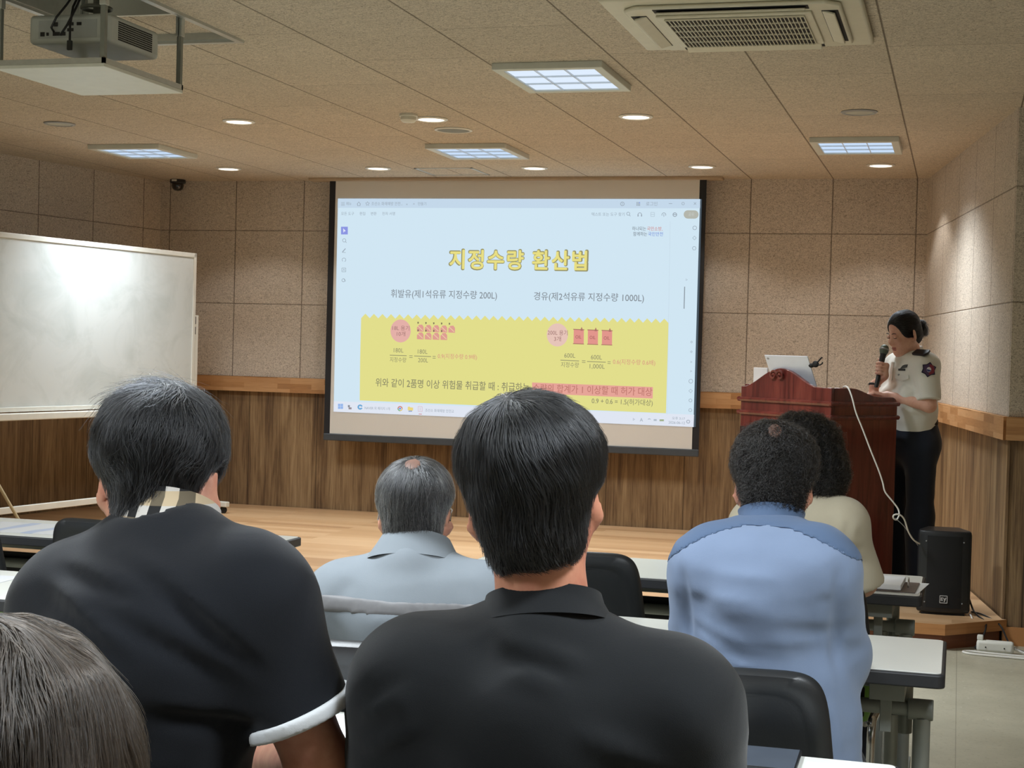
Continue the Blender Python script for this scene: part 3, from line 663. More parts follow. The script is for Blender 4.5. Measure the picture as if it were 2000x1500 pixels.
icon('upload_icon', 1297, 419.6, 3.8, a0=PI * .85, a1=PI * 2.15, n=14); line('upload_icon_arrow', 1297, 418, 1297, 423.5, 1)
icon('print_icon', 1318.4, 419.4, 3.6, w=1.4); line('print_icon_slot', 1315.6, 419, 1321.4, 419.2, 1.4)
pill = [(1343.8 + 8.2 * math.cos(a), 419 + 8.2 * math.sin(a)) for a in [PI / 2 + PI * i / 10 for i in range(11)]] + [(1356.6 + 8.2 * math.cos(a), 419.2 + 8.2 * math.sin(a)) for a in [-PI / 2 + PI * i / 10 for i in range(11)]]
sq('share_button', pill, (180, 182, 172), 3); stext('공유', 1345, 1356, 422, 422.3, 7, (200, 204, 200), 0, 4, name='interface_text')
rect('selected_tool', 666.8, 443, 680, 458, (140, 150, 226)); sq('pointer_mark', [(671, 446), (676.4, 451.6), (673.6, 452), (671.6, 455)], (226, 232, 250), 4)
icon('zoom_tool_icon', 673, 469.6, 3.2, w=.9); line('zoom_tool_handle', 675.4, 472, 677.6, 474.4, .9)
line('pen_tool_icon', 669.5, 492.5, 675.5, 485.5, 1.6); line('pen_tool_line', 669, 493, 676, 493.4, .8)
icon('loop_tool_icon', 672.5, 507.6, 3.6, w=.9, a0=PI * .7, a1=PI * 2.4, n=14)
for seg_ in (((668.5, 523.5), (676, 523.5)), ((676, 523.5), (676, 531)), ((676, 531), (668.5, 531)), ((668.5, 531), (668.5, 523.5)), ((670.5, 529), (672.3, 525.5)), ((672.3, 525.5), (674, 529))): line('text_tool_icon', *seg_[0], *seg_[1], .8)
icon('shape_tool_icon', 671.5, 547.5, 3, w=1); line('shape_tool_line', 672, 544, 675.5, 549.5, 1)
for i, y in enumerate((445.3, 465, 485)): icon('side_panel_icon', 1357.2 - i * .5, y, 3.7, w=1, n=[20, 4, 6][i])
for i, y in enumerate((668, 687, 707, 725, 744.5, 763.5, 782, 801)): icon('side_panel_icon', 1351 - i * .35, y, [2, 2, 1.8, 1.8, 3.8, 3.6, 3, 3][i], w=.9, n=[4, 4, 3, 3, 20, 4, 20, 20][i])
line('scroll_thumb', 1337.6, 560, 1336.4, 603, 2, (148, 160, 170)); icon('mouse_pointer', 1341, 546.5, 2, w=.8, n=3)
for i in range(2):
    for j in range(2): rect('start_icon', 660.8 + i * 5.2, 788.6 + j * 5.2, 665.6 + i * 5.2, 793.4 + j * 5.2, (150, 182, 234))
rect('task_view_icon', 680.2, 791.2, 684, 795.4, (136, 140, 150)); rect('task_view_icon', 681.5, 795.6, 687.4, 799.4, (150, 140, 146))
icon('browser_icon', 704, 795, 3.6, (110, 168, 214), 3, n=18, a0=.4, a1=6.0); icon('browser_icon_ring', 782, 798, 4, (206, 120, 110), 2, n=8, a0=PI, a1=2 * PI); icon('browser_icon_ring', 782, 798, 4, (122, 180, 130), 2, n=8, a0=PI * .5, a1=PI); icon('browser_icon_ring', 782, 798, 4, (222, 196, 110), 2, n=8, a0=0, a1=PI * .5)
ell(782, 798, 2, 2, (110, 150, 220), 4, 'browser_icon_dot'); sq('folder_icon', [(797, 794.6), (800.5, 794), (802, 795.6), (807.5, 796), (807.3, 802), (797, 801.4)], (234, 214, 130), 3); rect('folder_icon_base', 798.5, 802, 805.5, 803.8, (130, 150, 190))
for seg_ in (((817.5, 793.8), (825, 794.2)), ((825, 794.2), (825, 804)), ((825, 804), (817.5, 803.6)), ((817.5, 803.6), (817.5, 793.8)), ((821, 796), (821, 802))): line('document_icon', *seg_[0], *seg_[1], .7, (214, 170, 180))
line('active_app_mark', 818.5, 808.6, 824.5, 808.9, 1.2, (206, 120, 120))
icon('tray_icon', 1238, 819, 2.2, n=3); icon('tray_icon', 1268.5, 821, 3, n=8, a0=PI * 1.2, a1=PI * 1.8); rect('tray_icon', 1277, 818.6, 1283, 822, (176, 188, 200)); rect('battery_icon', 1288.6, 819, 1297, 822.6, (160, 176, 140)); icon('bell_icon', 1344.4, 823.4, 3, w=1.2)

# ------------------------------------------------------------------ folding tables
def table(x0, x1, yf, yb, label):
    cx, cy = (x0 + x1) / 2, (yf + yb) / 2; hx, hy = (x1 - x0) / 2, (yb - yf) / 2
    t = thing('folding_table', label, 'table', (cx, cy, 0), 0, 'white folding tables in rows')
    def rrect(a, b, r, n=5):
        return [(sx * (a - r) + r * math.cos(q), sy * (b - r) + r * math.sin(q)) for sx, sy, q0 in ((1, 1, 0), (-1, 1, PI / 2), (-1, -1, PI), (1, -1, 1.5 * PI)) for q in [q0 + PI / 2 * i / n for i in range(n + 1)]]
    fn = lambda u, v, w: (u, v, w)
    mb = MB(); mb.prism(rrect(hx - .009, hy - .012, .015), fn, TBL - .006, TBL); mesh_obj('tabletop', mb, M_LAMTOP, t, smooth=30, bevel=.001)
    mb = MB(); mb.prism(rrect(hx, hy, .02), fn, TBL - .036, TBL - .0025); mesh_obj('edge_band', mb, M_BAND, t, smooth=30, bevel=.004)
    mb = MB(); mb.box((-hx + .10, -hy + .10, TBL - .062), (hx - .10, -hy + .14, TBL - .036)); mb.box((-hx + .10, hy - .14, TBL - .062), (hx - .10, hy - .10, TBL - .036)); mesh_obj('under_rail', mb, M_STEEL, t, smooth=0, bevel=.003)
    mb = MB(); mb.tube([(-hx + .035, .04, .572), (hx - .035, .04, .572)], .019, 14); mesh_obj('crossbeam', mb, M_STEEL, t)
    mb = MB(); mb.box((-hx + .20, .060, .535), (hx - .20, .070, .612)); mesh_obj('modesty_panel', mb, M_DARK, t, smooth=0, bevel=.003)
    for s in (-1, 1):
        mb = MB(); x = s * (hx - .055)
        mb.cyl((x, .04, .09), (x, .04, .552), .022, 20); mb.box((x - .024, -hy + .03, .055), (x + .024, hy + .02, .088)); mb.cyl((x - s * .075, .045, .09), (x - s * .075, .045, .555), .017, 16)
        lg = mesh_obj('leg', mb, M_STEEL, t, bevel=.002)
        for yy in (-hy + .06, hy - .01):
            mb = MB(); mb.cyl((x - .012, yy, .028), (x + .012, yy, .028), .028, 18); mesh_obj('caster', mb, M_DARK, lg)
        mb = MB(); mb.cyl((x - s * .035, .04, .572), (x + s * .028, .04, .572), .027, 20); mesh_obj('knuckle', mb, M_STEEL, lg, bevel=.003)
        mb = MB(); mb.cyl((x - s * .045, .085, .50), (x - s * .045, .085, TBL - .036), .021, 18); mesh_obj('tilt_post', mb, M_STEEL, t)
        mb = MB(); xx = s * (hx - .135); mb.box((xx - .042, -hy + .06, TBL - .085), (xx + .042, .02, TBL - .036)); mb.box((xx - .018, -hy + .12, .545), (xx + .010, -hy + .130, TBL - .08)); mb.box((xx - .018, -hy + .12, .545), (xx - .015, -hy + .150, TBL - .08))
        mesh_obj('hinge_bracket', mb, M_STEEL, t, smooth=0, bevel=.003)
    return t
table(-1.62, -0.09, 5.08, 5.57, 'white folding table in the front row on the right, carrying a ring binder')
table(-1.53, -0.01, 3.83, 4.32, 'white folding table in the second row on the right, beside the bare floor')
table(-1.60, -0.08, 2.46, 2.95, 'white folding table in the nearest row, in front of the two men in black')
table(-3.93, -2.41, 5.08, 5.57, 'white folding table in the front row on the left, below the whiteboard')
table(-3.93, -2.41, 3.83, 4.32, 'white folding table in the second row at the left edge, with a printed sheet')

# ------------------------------------------------------------------ chairs
def loft(mb, rings, mi=0, cap0=True, cap1=True):
    n = len(rings[0]); vs = [p for r in rings for p in r]; fs = []
    for i in range(len(rings) - 1):
        for k in range(n): fs.append((i * n + k, i * n + (k + 1) % n, (i + 1) * n + (k + 1) % n, (i + 1) * n + k))
    if cap0: fs.append(tuple(range(n))[::-1])
    if cap1: fs.append(tuple((len(rings) - 1) * n + k for k in range(n)))
    return mb.add(vs, fs, mi)
def back_outline(inset, n=64):
    pts = []
    for i in range(n):
        a = 2 * PI * i / n; c, s = math.cos(a), math.sin(a); e = 2 / 7.0
        x = math.copysign(abs(c) ** e, c); z = math.copysign(abs(s) ** e, s)
        v = (z + 1) / 2; w = .228 - .034 * v ** 1.6
        pts.append((x * (w - inset), -.215 + (z + 1) / 2 * .43 * 1.0 + (inset if z < 0 else -inset) * abs(z)))
    return pts
def make_chair(label, loc, rz):
    t = thing('stacking_chair', label, 'chair', loc, rz, 'black stacking chairs at the tables')
    lean = Matrix.Translation((0, -.215, .652)) @ Matrix.Rotation(math.radians(11), 4, 'X')
    def ring(inset, y): return [lean @ Vector((x, y + .45 * x * x - .02, z)) for x, z in back_outline(inset)]
    mb = MB(); loft(mb, [ring(.010, .020), ring(.0, .012), ring(.0, .0), ring(.006, -.010), ring(.030, -.017), ring(.040, -.013), ring(.046, -.013)], cap1=True)
    br_ = mesh_obj('backrest', mb, M_BLACK, t, smooth=40)
    mb = MB(); loft(mb, [ring(.003, .0115), ring(.003, .018), ring(.012, .0245)]); mesh_obj('back_cushion', mb, M_DARK, br_, smooth=40)
    mb = MB(); mb.box((-.22, -.17, .43), (.22, .25, .475)); mesh_obj('seat', mb, plain('seat_fabric', (34, 37, 40), .85, bump=.3), t, smooth=40, bevel=.02, seg=4)
    for s in (-1, 1):
        x = s * .225
        pth = [(x, -.235, 0.0)] + [(x, -.215 + .045 * (1 - math.cos(a)), .385 + .06 * math.sin(a)) for a in [PI / 2 * i / 6 for i in range(7)]] + [(x, .15, .445)] + [(x, .20 + .05 * math.sin(a), .395 + .05 * math.cos(a)) for a in [PI / 2 * i / 6 for i in range(7)]] + [(x, .27, 0.0)]
        mb = MB(); mb.tube(pth, .0115, 12); mesh_obj('leg', mb, M_CHROME, t)
        mb = MB(); mb.tube([(s * .205, -.10, .437), (s * .205, -.19, .437), (s * .205, -.222, .46), (s * .205, -.232, .54)], .011, 12)
        up = mesh_obj('back_upright', mb, M_CHROME, t)
        mb = MB(); mb.box((-.026, -.008, -.04), (.026, .014, .04), 0, Matrix.Translation((s * .185, -.238, .535)) @ Matrix.Rotation(math.radians(11), 4, 'X')); mesh_obj('back_bracket', mb, M_GREYP, up, smooth=0, bevel=.006)
    mb = MB(); mb.tube([(-.225, .10, .425), (.225, .10, .425)], .010, 10); mb.tube([(-.225, -.12, .425), (.225, -.12, .425)], .010, 10); mesh_obj('stretcher', mb, M_CHROME, t)
    return t
CH = make_chair('empty black chair at the front-row table, right of the aisle', (-1.10, 4.83, 0), 0.0)
def chair(label, x, y, rz):
    c = copy_tree(CH); c.location = (x, y, 0); c.rotation_euler = (0, 0, rz); c['label'] = label
chair('black chair under the man in the pale blue shirt', -0.43, 3.27, 0.03)
chair('black chair under the grey-haired man in the light grey jacket', -1.22, 3.22, 0.05)
chair('black chair under the woman in the beige jacket', -0.42, 4.70, -0.05)
chair('empty black chair at the left front-row table, behind the man with the checked collar', -2.70, 4.86, 0.0)
chair('black chair at the left front-row table, cut by the left edge of the photo', -3.29, 4.82, 0.0)
chair('black chair under the man in the black polo shirt', -0.56, 1.86, 0.0)
chair('black chair under the man with the checked collar', -1.14, 1.84, 0.0)
chair('black chair under the person with brown hair in the near left corner', -0.62, 0.66, 0.0)

# ------------------------------------------------------------------ whiteboard
WT = at(382, 495, 12.2); WB = at(378, 793, 12.2)
wdir = Vector((LD.x, LD.y, 0)); wn = Vector((-wdir.y, wdir.x, 0))     # along the board to the near end; wn faces the room
if wn.x < 0: wn = -wn
t = thing('mobile_whiteboard', 'large white marker board on a pale wheeled stand in front of the left wall', 'whiteboard', (WT.x, WT.y, STG))
zt, zb, WL = WT.z - STG, WB.z - STG, 3.6
def wp(s, z, o): return wdir * s + wn * o + Vector((0, 0, z))
def wbox(mb, s0, s1, z0, z1, o0, o1):
    vs = [wp(s, z, o) for z in (z0, z1) for (s, o) in ((s0, o0), (s1, o0), (s1, o1), (s0, o1))]
    mb.add(vs, [(0, 3, 2, 1), (4, 5, 6, 7), (0, 1, 5, 4), (1, 2, 6, 5), (2, 3, 7, 6), (3, 0, 4, 7)])
m = NT('marker_board'); ov = m.obj(); sm = m.noise(m.mapping(ov, (1, 1, 1.2)), 2.6, 5.0, .6, .8)
M_WB = m.bsdf(m.ramp(sm, [(.36, lin((196, 203, 202))), (.55, lin((210, 216, 216)))]), .52, 0, None, .4) and m.mat
mb = MB(); wbox(mb, .03, WL - .03, zb + .03, zt - .03, -.012, .006); mesh_obj('board', mb, M_WB, t, smooth=0)
M_FRW = plain('whiteboard_frame', (222, 222, 214), .4, var=.03)
for a in ((0, WL, zt - .035, zt), (0, .032, zb, zt), (WL - .032, WL, zb, zt), (0, WL, zb, zb + .03)):
    mb = MB(); wbox(mb, a[0], a[1], a[2], a[3], -.018, .014); mesh_obj('frame_rail', mb, M_FRW, t, smooth=0, bevel=.003)
mb = MB(); wbox(mb, .02, WL - .02, zb - .055, zb - .008, -.01, .055); mesh_obj('marker_tray', mb, M_FRW, t, smooth=0, bevel=.006)
for s in (-.045, WL + .02):
    mb = MB(); wbox(mb, s, s + .04, .06, zt - .48, -.03, .01); mesh_obj('post', mb, M_FRW, t, smooth=0, bevel=.004)
    mb = MB(); wbox(mb, s - .005, s + .045, .05, .09, -.20, .34); f = mesh_obj('foot', mb, M_FRW, t, smooth=0, bevel=.006)
    for o in (-.18, .30):
        mb = MB(); p = wp(s + .02, .026, o); mb.cyl(p - wdir * .012, p + wdir * .012, .026, 18); mesh_obj('caster', mb, M_DARK, f)
zc = at(205, 962, 11.85).z - STG
mb = MB(); wbox(mb, -.02, WL + .03, zc - .022, zc + .022, -.02, .01); mesh_obj('crossbar', mb, M_FRW, t, smooth=0, bevel=.004)
mb = MB()
for zz_, w in ((zt - .52, .05), (zt - .60, .03)): wbox(mb, -.012, -.003, zz_ - .03, zz_ + .03, -.005, .012)
mesh_obj('lock_latch', mb, M_BLACK, t, smooth=0, bevel=.003)
e = at(205, 789, 11.6)
mb = MB()
t = thing('whiteboard_eraser', 'black whiteboard eraser lying on the marker tray', 'eraser', tuple(Vector((WT.x, WT.y, STG)) + wp(.95, zb - .008, .03)), math.atan2(wdir.y, wdir.x))
mb.box((-.16, -.022, 0), (.02, .022, .036)); mesh_obj('felt_block', mb, M_BLACK, t, smooth=0, bevel=.006)
mb = MB(); mb.box((-.16, -.024, .036), (.02, .024, .046)); mesh_obj('grip', mb, M_DARK, t, smooth=0, bevel=.004)
a, b = at(-14, 928, 10.2), at(38, 1018, 10.2)
dd = (b - a).normalized(); b2 = at_z(0, 0, 0) if False else a + dd * ((STG + .006 - a.z) / dd.z); a2 = a - dd * .75
mb = MB(); mb.tube([a2, b2], .011, 10)
t = mesh_obj('wooden_pole', mb, plain('pale_wood', (190, 172, 134), .6), None); tag(t, 'thin pale wooden pole standing at a slant in front of the whiteboard crossbar', 'pole')

# ------------------------------------------------------------------ lectern
Cc = at(1624, 757, 8.2); Rc = at(1752, 820, 8.5); sdir = Vector((Rc.x - Cc.x, Rc.y - Cc.y, 0)); LDEP = sdir.length; sdir.normalize()
xdir = Vector((sdir.y, -sdir.x, 0)); LW = .68; Lo = Vector((Cc.x, Cc.y, STG)) - xdir * LW
def mah(name, a, b, c, rough=.28):
    m = NT(name); v = m.obj(); g1 = m.noise(m.mapping(v, (18, 18, 1.6)), 1.0, 5.0, .6, 1.2)
    m.bsdf(m.ramp(g1, [(.35, lin(a)), (.5, lin(b)), (.68, lin(c))]), rough, 0, None, .5, .5, .12); return m.mat
M_MAH = mah('mahogany', (78, 28, 24), (102, 42, 36), (120, 56, 46))
t = thing('lectern', 'tall glossy red mahogany lectern with arched front panel on the stage', 'lectern', tuple(Lo), math.atan2(xdir.y, xdir.x))
mb = MB(); mb.box((-.02, -.02, 0), (LW + .02, LDEP + .02, .09)); mesh_obj('plinth', mb, M_MAH, t, smooth=0, bevel=.01)
zs = 1.172
front = [(0, .09)] + [(LW, .09), (LW, zs), (LW - .10, zs)] + [(LW - .10 - (LW - .12) * i / 24, zs + .10 * (.5 - .5 * math.cos(2 * PI * i / 24)) ** .85 - .012 * i / 24) for i in range(1, 24)] + [(.02, zs - .012), (0, zs - .012)]
mb = MB(); mb.prism(front, lambda u, v, w: (u, w, v), 0, .025); mesh_obj('front_panel', mb, M_MAH, t, smooth=40, bevel=.004)
side = [(.025, .09), (LDEP, .09), (LDEP, 1.07)] + [(LDEP - .04 + .04 * math.cos(a), 1.085 + .04 * math.sin(a)) for a in [PI / 2 * i / 6 for i in range(1, 7)]] + [(LDEP * .72, 1.127), (LDEP * .62, 1.133), (LDEP * .54, 1.144), (LDEP * .46, 1.157), (LDEP * .38, 1.168), (LDEP * .30, 1.172), (.025, 1.172)]
for x in (0, LW - .025):
    mb = MB(); mb.prism(side, lambda u, v, w: (x + w, u, v), 0, .025); mesh_obj('side_panel', mb, M_MAH, t, smooth=40, bevel=.004)
mb = MB(); mb.box((.025, .025, .98), (LW - .025, LDEP - .03, 1.0)); mesh_obj('desk', mb, M_MAH, t, smooth=0)
mb = MB(); mb.box((.025, LDEP * .6, .35), (LW - .025, LDEP - .03, .37)); mesh_obj('shelf', mb, M_MAH, t, smooth=0)
for z0 in (1.088, 1.015):
    mb = MB()
    prof = [(0, -.012), (.010, -.010), (.017, 0), (.015, .008), (.008, .012), (0, .014)]
    for o, zz_ in ((0, 0),):
        mb.prism(prof, lambda u, v, w: (w, -u, z0 + v), -.014, LW + .014)
        mb.prism(prof, lambda u, v, w: (LW + u, w, z0 + v), -.014, LDEP + .004)
        mb.prism(prof, lambda u, v, w: (-u, w, z0 + v), -.014, LDEP + .004)
    mesh_obj('moulding', mb, M_MAH, t, smooth=40)
mb = MB()
for s in (-1, 1):
    cx, cz = LW * .42 + s * .025, zs + .055
    mb.tube([(cx + s * (.003 + .0026 * a) * math.cos(a) * 1.0, -.012, cz + (.003 + .0026 * a) * math.sin(a)) for a in [k * .45 for k in range(22)]], [.006] * 21 + [.003], 8)
mesh_obj('scroll_ornament', mb, M_MAH, t)
mb = MB(); mb.prism([(.03, .16), (LW - .03, .16), (LW - .03, .90), (.03, .90)], lambda u, v, w: (u, w, v), -.006, 0); mb.prism([(.08, .21), (LW - .08, .21), (LW - .08, .85), (.08, .85)], lambda u, v, w: (u, w, v), -.012, -.006); mesh_obj('raised_panel', mb, M_MAH, t, smooth=0, bevel=.004)
mb = MB()
for k in range(3): mb.tube([(LW + .006, .05 + .022 * math.cos(a), .70 - .08 * k + .034 * math.sin(a)) for a in [i * 2 * PI / 14 for i in range(14)]], .006, 8, closed=True)
mesh_obj('carved_rosettes', mb, M_MAH, t)
mb = MB(); mb.box((.012, -.013, .862), (.045, -.0055, .938)); mesh_obj('lock_plate', mb, plain('dark_plate', (40, 16, 14), .4), t, smooth=0, bevel=.003)

M_LID = plain('laptop_white', (214, 218, 226), .28, .1, var=.02)
TRl, TLl = at(1578, 695, 8.37), at(1498, 693, 8.54); TLl.z = TRl.z
hb = at(1600, 765, 8.425); dn = hb - TRl; dn = dn.normalized() * .21
wv = (TLl - TRl); wv.z = 0; wv = wv.normalized() * .27
nrm = wv.cross(dn).normalized()
if nrm.dot(sdir) > 0: nrm = -nrm
hinge = TRl + dn
t = thing('laptop', 'white laptop with its lid open standing on the lectern', 'laptop', tuple(hinge))
def lidpt(a, b, c): return wv * a - dn * (1 - b) + nrm * c
mb = MB(); vs = [lidpt(a, b, c) for c in (0, .007) for a, b in ((0, 0), (1, 0), (1, 1), (0, 1))]
mb.add(vs, [(0, 3, 2, 1), (4, 5, 6, 7), (0, 1, 5, 4), (1, 2, 6, 5), (2, 3, 7, 6), (3, 0, 4, 7)]); mesh_obj('lid', mb, M_LID, t, smooth=0, bevel=.003)
mb = MB(); vs = [lidpt(a, b, -.001) for a, b in ((.03, .05), (.97, .05), (.97, .95), (.03, .95))]; mb.add(vs, [(0, 1, 2, 3)]); mesh_obj('display', mb, plain('laptop_display', (150, 170, 190), .3), t, smooth=0)
bdir = Vector((sdir.x, sdir.y, 0)); bdir = (bdir - wv.normalized() * bdir.dot(wv.normalized())).normalized()
mb = MB(); vs = [wv * a + bdir * (b * .22) + Vector((0, 0, c)) for c in (-.016, 0) for a, b in ((0, 0), (1, 0), (1, 1), (0, 1))]
mb.add(vs, [(0, 3, 2, 1), (4, 5, 6, 7), (0, 1, 5, 4), (1, 2, 6, 5), (2, 3, 7, 6), (3, 0, 4, 7)]); mesh_obj('keyboard_base', mb, M_LID, t, smooth=0, bevel=.003)
v, f = glyphs('gram', .01)
mb = MB(); vs = [lidpt(.90 - .045 * p[0] * .55, .09 - .05 * (p[1]) * .55, .0078) for p in v]
mb = MB(); mb.add([lidpt(.93 - .012 * math.cos(2 * PI * i / 12) * 2.4, .09 + .03 * math.sin(2 * PI * i / 12), .0076) for i in range(12)], [tuple(range(12))]); mesh_obj('lid_emblem', mb, M_GREYP, t, smooth=0)
stand_z = hinge.z - .016
mb = MB(); p0 = hinge + wv * .5 + bdir * .11; mb.box((-.17, -.12, 0), (.17, .12, max(.01, stand_z - (STG + 1.0))), 0, Matrix.Rotation(math.atan2(-wv.y, -wv.x), 4, 'Z'))
o = mesh_obj('laptop_stand', mb, M_MAH, None, (p0.x, p0.y, STG + 1.0), smooth=0, bevel=.004); tag(o, 'dark wooden riser block under the laptop on the lectern', 'stand')
pc = TRl + dn * .27 - wv * .01
t = thing('cable_clip', 'small black clip with two prongs at the right edge of the laptop lid', 'clip', tuple(pc), math.atan2(xdir.y, xdir.x))
mb = MB(); mb.ball((.0, 0, 0), (.018, .014, .012), 14); mb.ball((.03, 0, .008), (.022, .014, .018), 14); mesh_obj('body', mb, M_DARK, t)
for pth in ([(.035, 0, .012), (.055, 0, .028), (.068, 0, .040), (.076, 0, .044)], [(.035, 0, .008), (.062, 0, .004), (.078, 0, .012), (.080, 0, .020)]):
    mb = MB(); mb.tube(pth, .004, 8); mesh_obj('prong', mb, M_DARK, t)
pw = at(1485, 730, 8.95)
t = thing('document_folder', 'small white document holder peeking out behind the left shoulder of the lectern arch', 'folder', (pw.x, pw.y, STG + 1.0), math.atan2(xdir.y, xdir.x))
mb = MB(); mb.box((-.05, -.006, 0), (.06, .006, at(1485, 718, 8.95).z - STG - 1.0)); mesh_obj('cover', mb, M_PAPER, t, smooth=0, bevel=.002)
mb = MB(); mb.box((-.045, .006, 0), (.055, .016, .15)); mesh_obj('papers', mb, M_PAPER, t, smooth=0)

# ------------------------------------------------------------------ loudspeaker on the stage corner
t = thing('pa_loudspeaker', 'black loudspeaker cabinet standing on the right corner of the stage', 'loudspeaker', (-.052, 8.60, STG), 0.06)
prof = [(-.137, -.095), (-.10, -.113), (-.05, -.122), (0, -.125), (.05, -.122), (.10, -.113), (.137, -.095), (.132, -.04), (.085, .115), (-.085, .115), (-.132, -.04)]
mb = MB(); loft(mb, [[(x * .96, y * .96, .012) for x, y in prof], [(x, y, .03) for x, y in prof], [(x, y, .42) for x, y in prof], [(x * .97, y * .96, .441) for x, y in prof]]); mesh_obj('cabinet', mb, M_BLACK, t, smooth=30, bevel=.008)
gp = [(-.124, -.1015), (-.08, -.1185), (-.04, -.1255), (0, -.128), (.04, -.1255), (.08, -.1185), (.124, -.1015), (.124, -.095), (-.124, -.095)]
mb = MB(); loft(mb, [[(x, y, .038) for x, y in gp], [(x, y, .414) for x, y in gp]]); gr = mesh_obj('grille', mb, plain('speaker_grille', (13, 14, 16), .8, var=.5, scale=500), t, smooth=40)
for x, z in ((-.095, .065), (.095, .065), (-.095, .385), (.095, .385)):
    mb = MB(); mb.ball((x, -.1155, z), .004, 10); mesh_obj('screw', mb, M_GREYP, gr)
M_LOGO = plain('logo_white', (205, 205, 205), .5)
mb = MB(); lx, lz, q = .0, .085, .020
for lo, hi in (((lx - q, lz - q), (lx + q, lz - q + .003)), ((lx - q, lz + q - .003), (lx + q, lz + q)), ((lx - q, lz - q), (lx - q + .003, lz + q)), ((lx + q - .003, lz - q), (lx + q, lz + q))): mb.box((lo[0], -.131, lo[1]), (hi[0], -.128, hi[1]))
lg = mesh_obj('badge', mb, M_LOGO, t, smooth=0)
mb = MB()
for (x0_, z0_, x1_, z1_) in ((-.014, -.008, -.010, .010), (-.014, .0065, -.002, .010), (-.014, -.001, -.003, .0025), (-.014, -.008, -.002, -.0045)): mb.box((lx + x0_, -.131, lz + z0_), (lx + x1_, -.1285, lz + z1_))
mb.prism([(-.001, .008), (.003, .008), (.0065, -.001), (.010, .010), (.0145, .010), (.006, -.013), (.0015, -.013), (.0045, -.006)], lambda u, v, w: (lx + u, w, lz + v), -.131, -.1285)
mesh_obj('badge_letters', mb, M_LOGO, lg, smooth=0)
mb = MB(); mb.box((-.11, -.10, 0), (.11, .09, .013)); mesh_obj('rubber_base', mb, M_DARK, t, smooth=0)

# cables
def cable(name, pts, r, mat, label, sub=8):
    P = [Vector(p) for p in pts]; out = []
    for i in range(len(P) - 1):
        p0, p1, p2, p3 = P[max(0, i - 1)], P[i], P[i + 1], P[min(len(P) - 1, i + 2)]
        for k in range(sub):
            u = k / sub; out.append(.5 * ((2 * p1) + (p2 - p0) * u + (2 * p0 - 5 * p1 + 4 * p2 - p3) * u * u + (3 * p1 - p0 - 3 * p2 + p3) * u ** 3))
    out.append(P[-1]); mb = MB(); mb.tube(out, r, 8); o = mesh_obj(name, mb, mat, None); tag(o, label, 'cable'); return o
zc = 8.17
pts = [at(1646, 762, 8.40), at(1648, 755.5, 8.31), at(1656, 757, 8.22), at(1664, 776, 8.18), at(1672, 806, zc), at(1684, 836, zc), at(1700, 878, zc), at(1716, 918, zc), at(1724, 942, zc), at(1729, 961, zc), at(1744, 980, zc), at(1754, 994, zc), at(1756, 1006, 8.16), at(1751, 1015, 8.15), at(1745, 1012, 8.14), at(1746, 1006, 8.13), at(1756, 1005, 8.13), at(1766, 1014, 8.14), at(1774, 1038, 8.16), at(1784, 1054, 8.18), at(1796, 1062, 8.22)]
cable('audio_cable', pts, .0042, M_CABLEW, 'white cable looping from the lectern top down to the loudspeaker')
cable('thin_cable', [at(1748, 1012, 8.25), at(1762, 1024, 8.25), at(1775, 1040, 8.26), at(1795, 1068, 8.3)], .0022, M_GREYP, 'thin grey wire running behind the white cable loop')
cable('power_cable', [(.07, 8.66, .25), (.105, 8.60, .16), (.13, 8.52, STG + .006), (.17, 8.40, .12), (.155, 8.31, .06), (.12, 8.27, .012), (.16, 8.24, .03)], .005, M_CABLEB, 'black power cable dropping from the loudspeaker to the power strip')
cable('power_cable', [(.10, 8.63, STG + .006), (.16, 8.55, STG + .006), (.24, 8.44, .11), (.29, 8.36, .03), (.36, 8.28, .008), (.52, 8.20, .006)], .0045, M_CABLEB, 'black cable crossing the stage corner towards the right wall')
cable('power_cable', [(.47, 8.30, .006), (.42, 8.33, .05), (.385, 8.36, .13), (.40, 8.38, .19), (.47, 8.38, .20), (.6, 8.36, .12)], .005, M_CABLEB, 'black cable coil rising beside the right wall skirting')
cable('power_cable', [(.13, 8.40, .02), (.115, 8.42, .09), (.10, 8.46, STG + .004), (.09, 8.55, STG + .006)], .0042, M_CABLEW, 'short white cable hanging over the stage edge beside the black one')
t = thing('power_strip', 'white power strip standing on the floor beside the stage corner', 'power strip', (.215, 8.235, 0), -.05)
mb = MB(); mb.box((-.09, -.027, .004), (.09, .027, .062)); mesh_obj('housing', mb, M_WHITE, t, smooth=40, bevel=.014, seg=3)
mb = MB()
for x in (-.045, .045): mb.ball((x, -.0275, .03), .004, 8)
mesh_obj('screw', mb, M_DARK, t)
mb = MB(); mb.box((-.088, -.018, .060), (-.058, .018, .086)); mesh_obj('plug', mb, M_WHITE, t, smooth=0, bevel=.006)
cable('extension_cord', [(.30, 8.235, .03), (.38, 8.22, .008), (.52, 8.19, .006), (.75, 8.2, .006)], .006, M_CABLEW, 'white cord leaving the right end of the power strip')
cable('extension_cord', [(.75, 8.12, .006), (.45, 8.10, .006), (.25, 8.11, .006), (.10, 8.13, .006), (.06, 8.17, .006), (.10, 8.20, .006), (.20, 8.18, .006), (.40, 8.16, .006), (.75, 8.15, .006)], .006, M_CABLEW, 'white cord lying in a flat loop in front of the power strip')

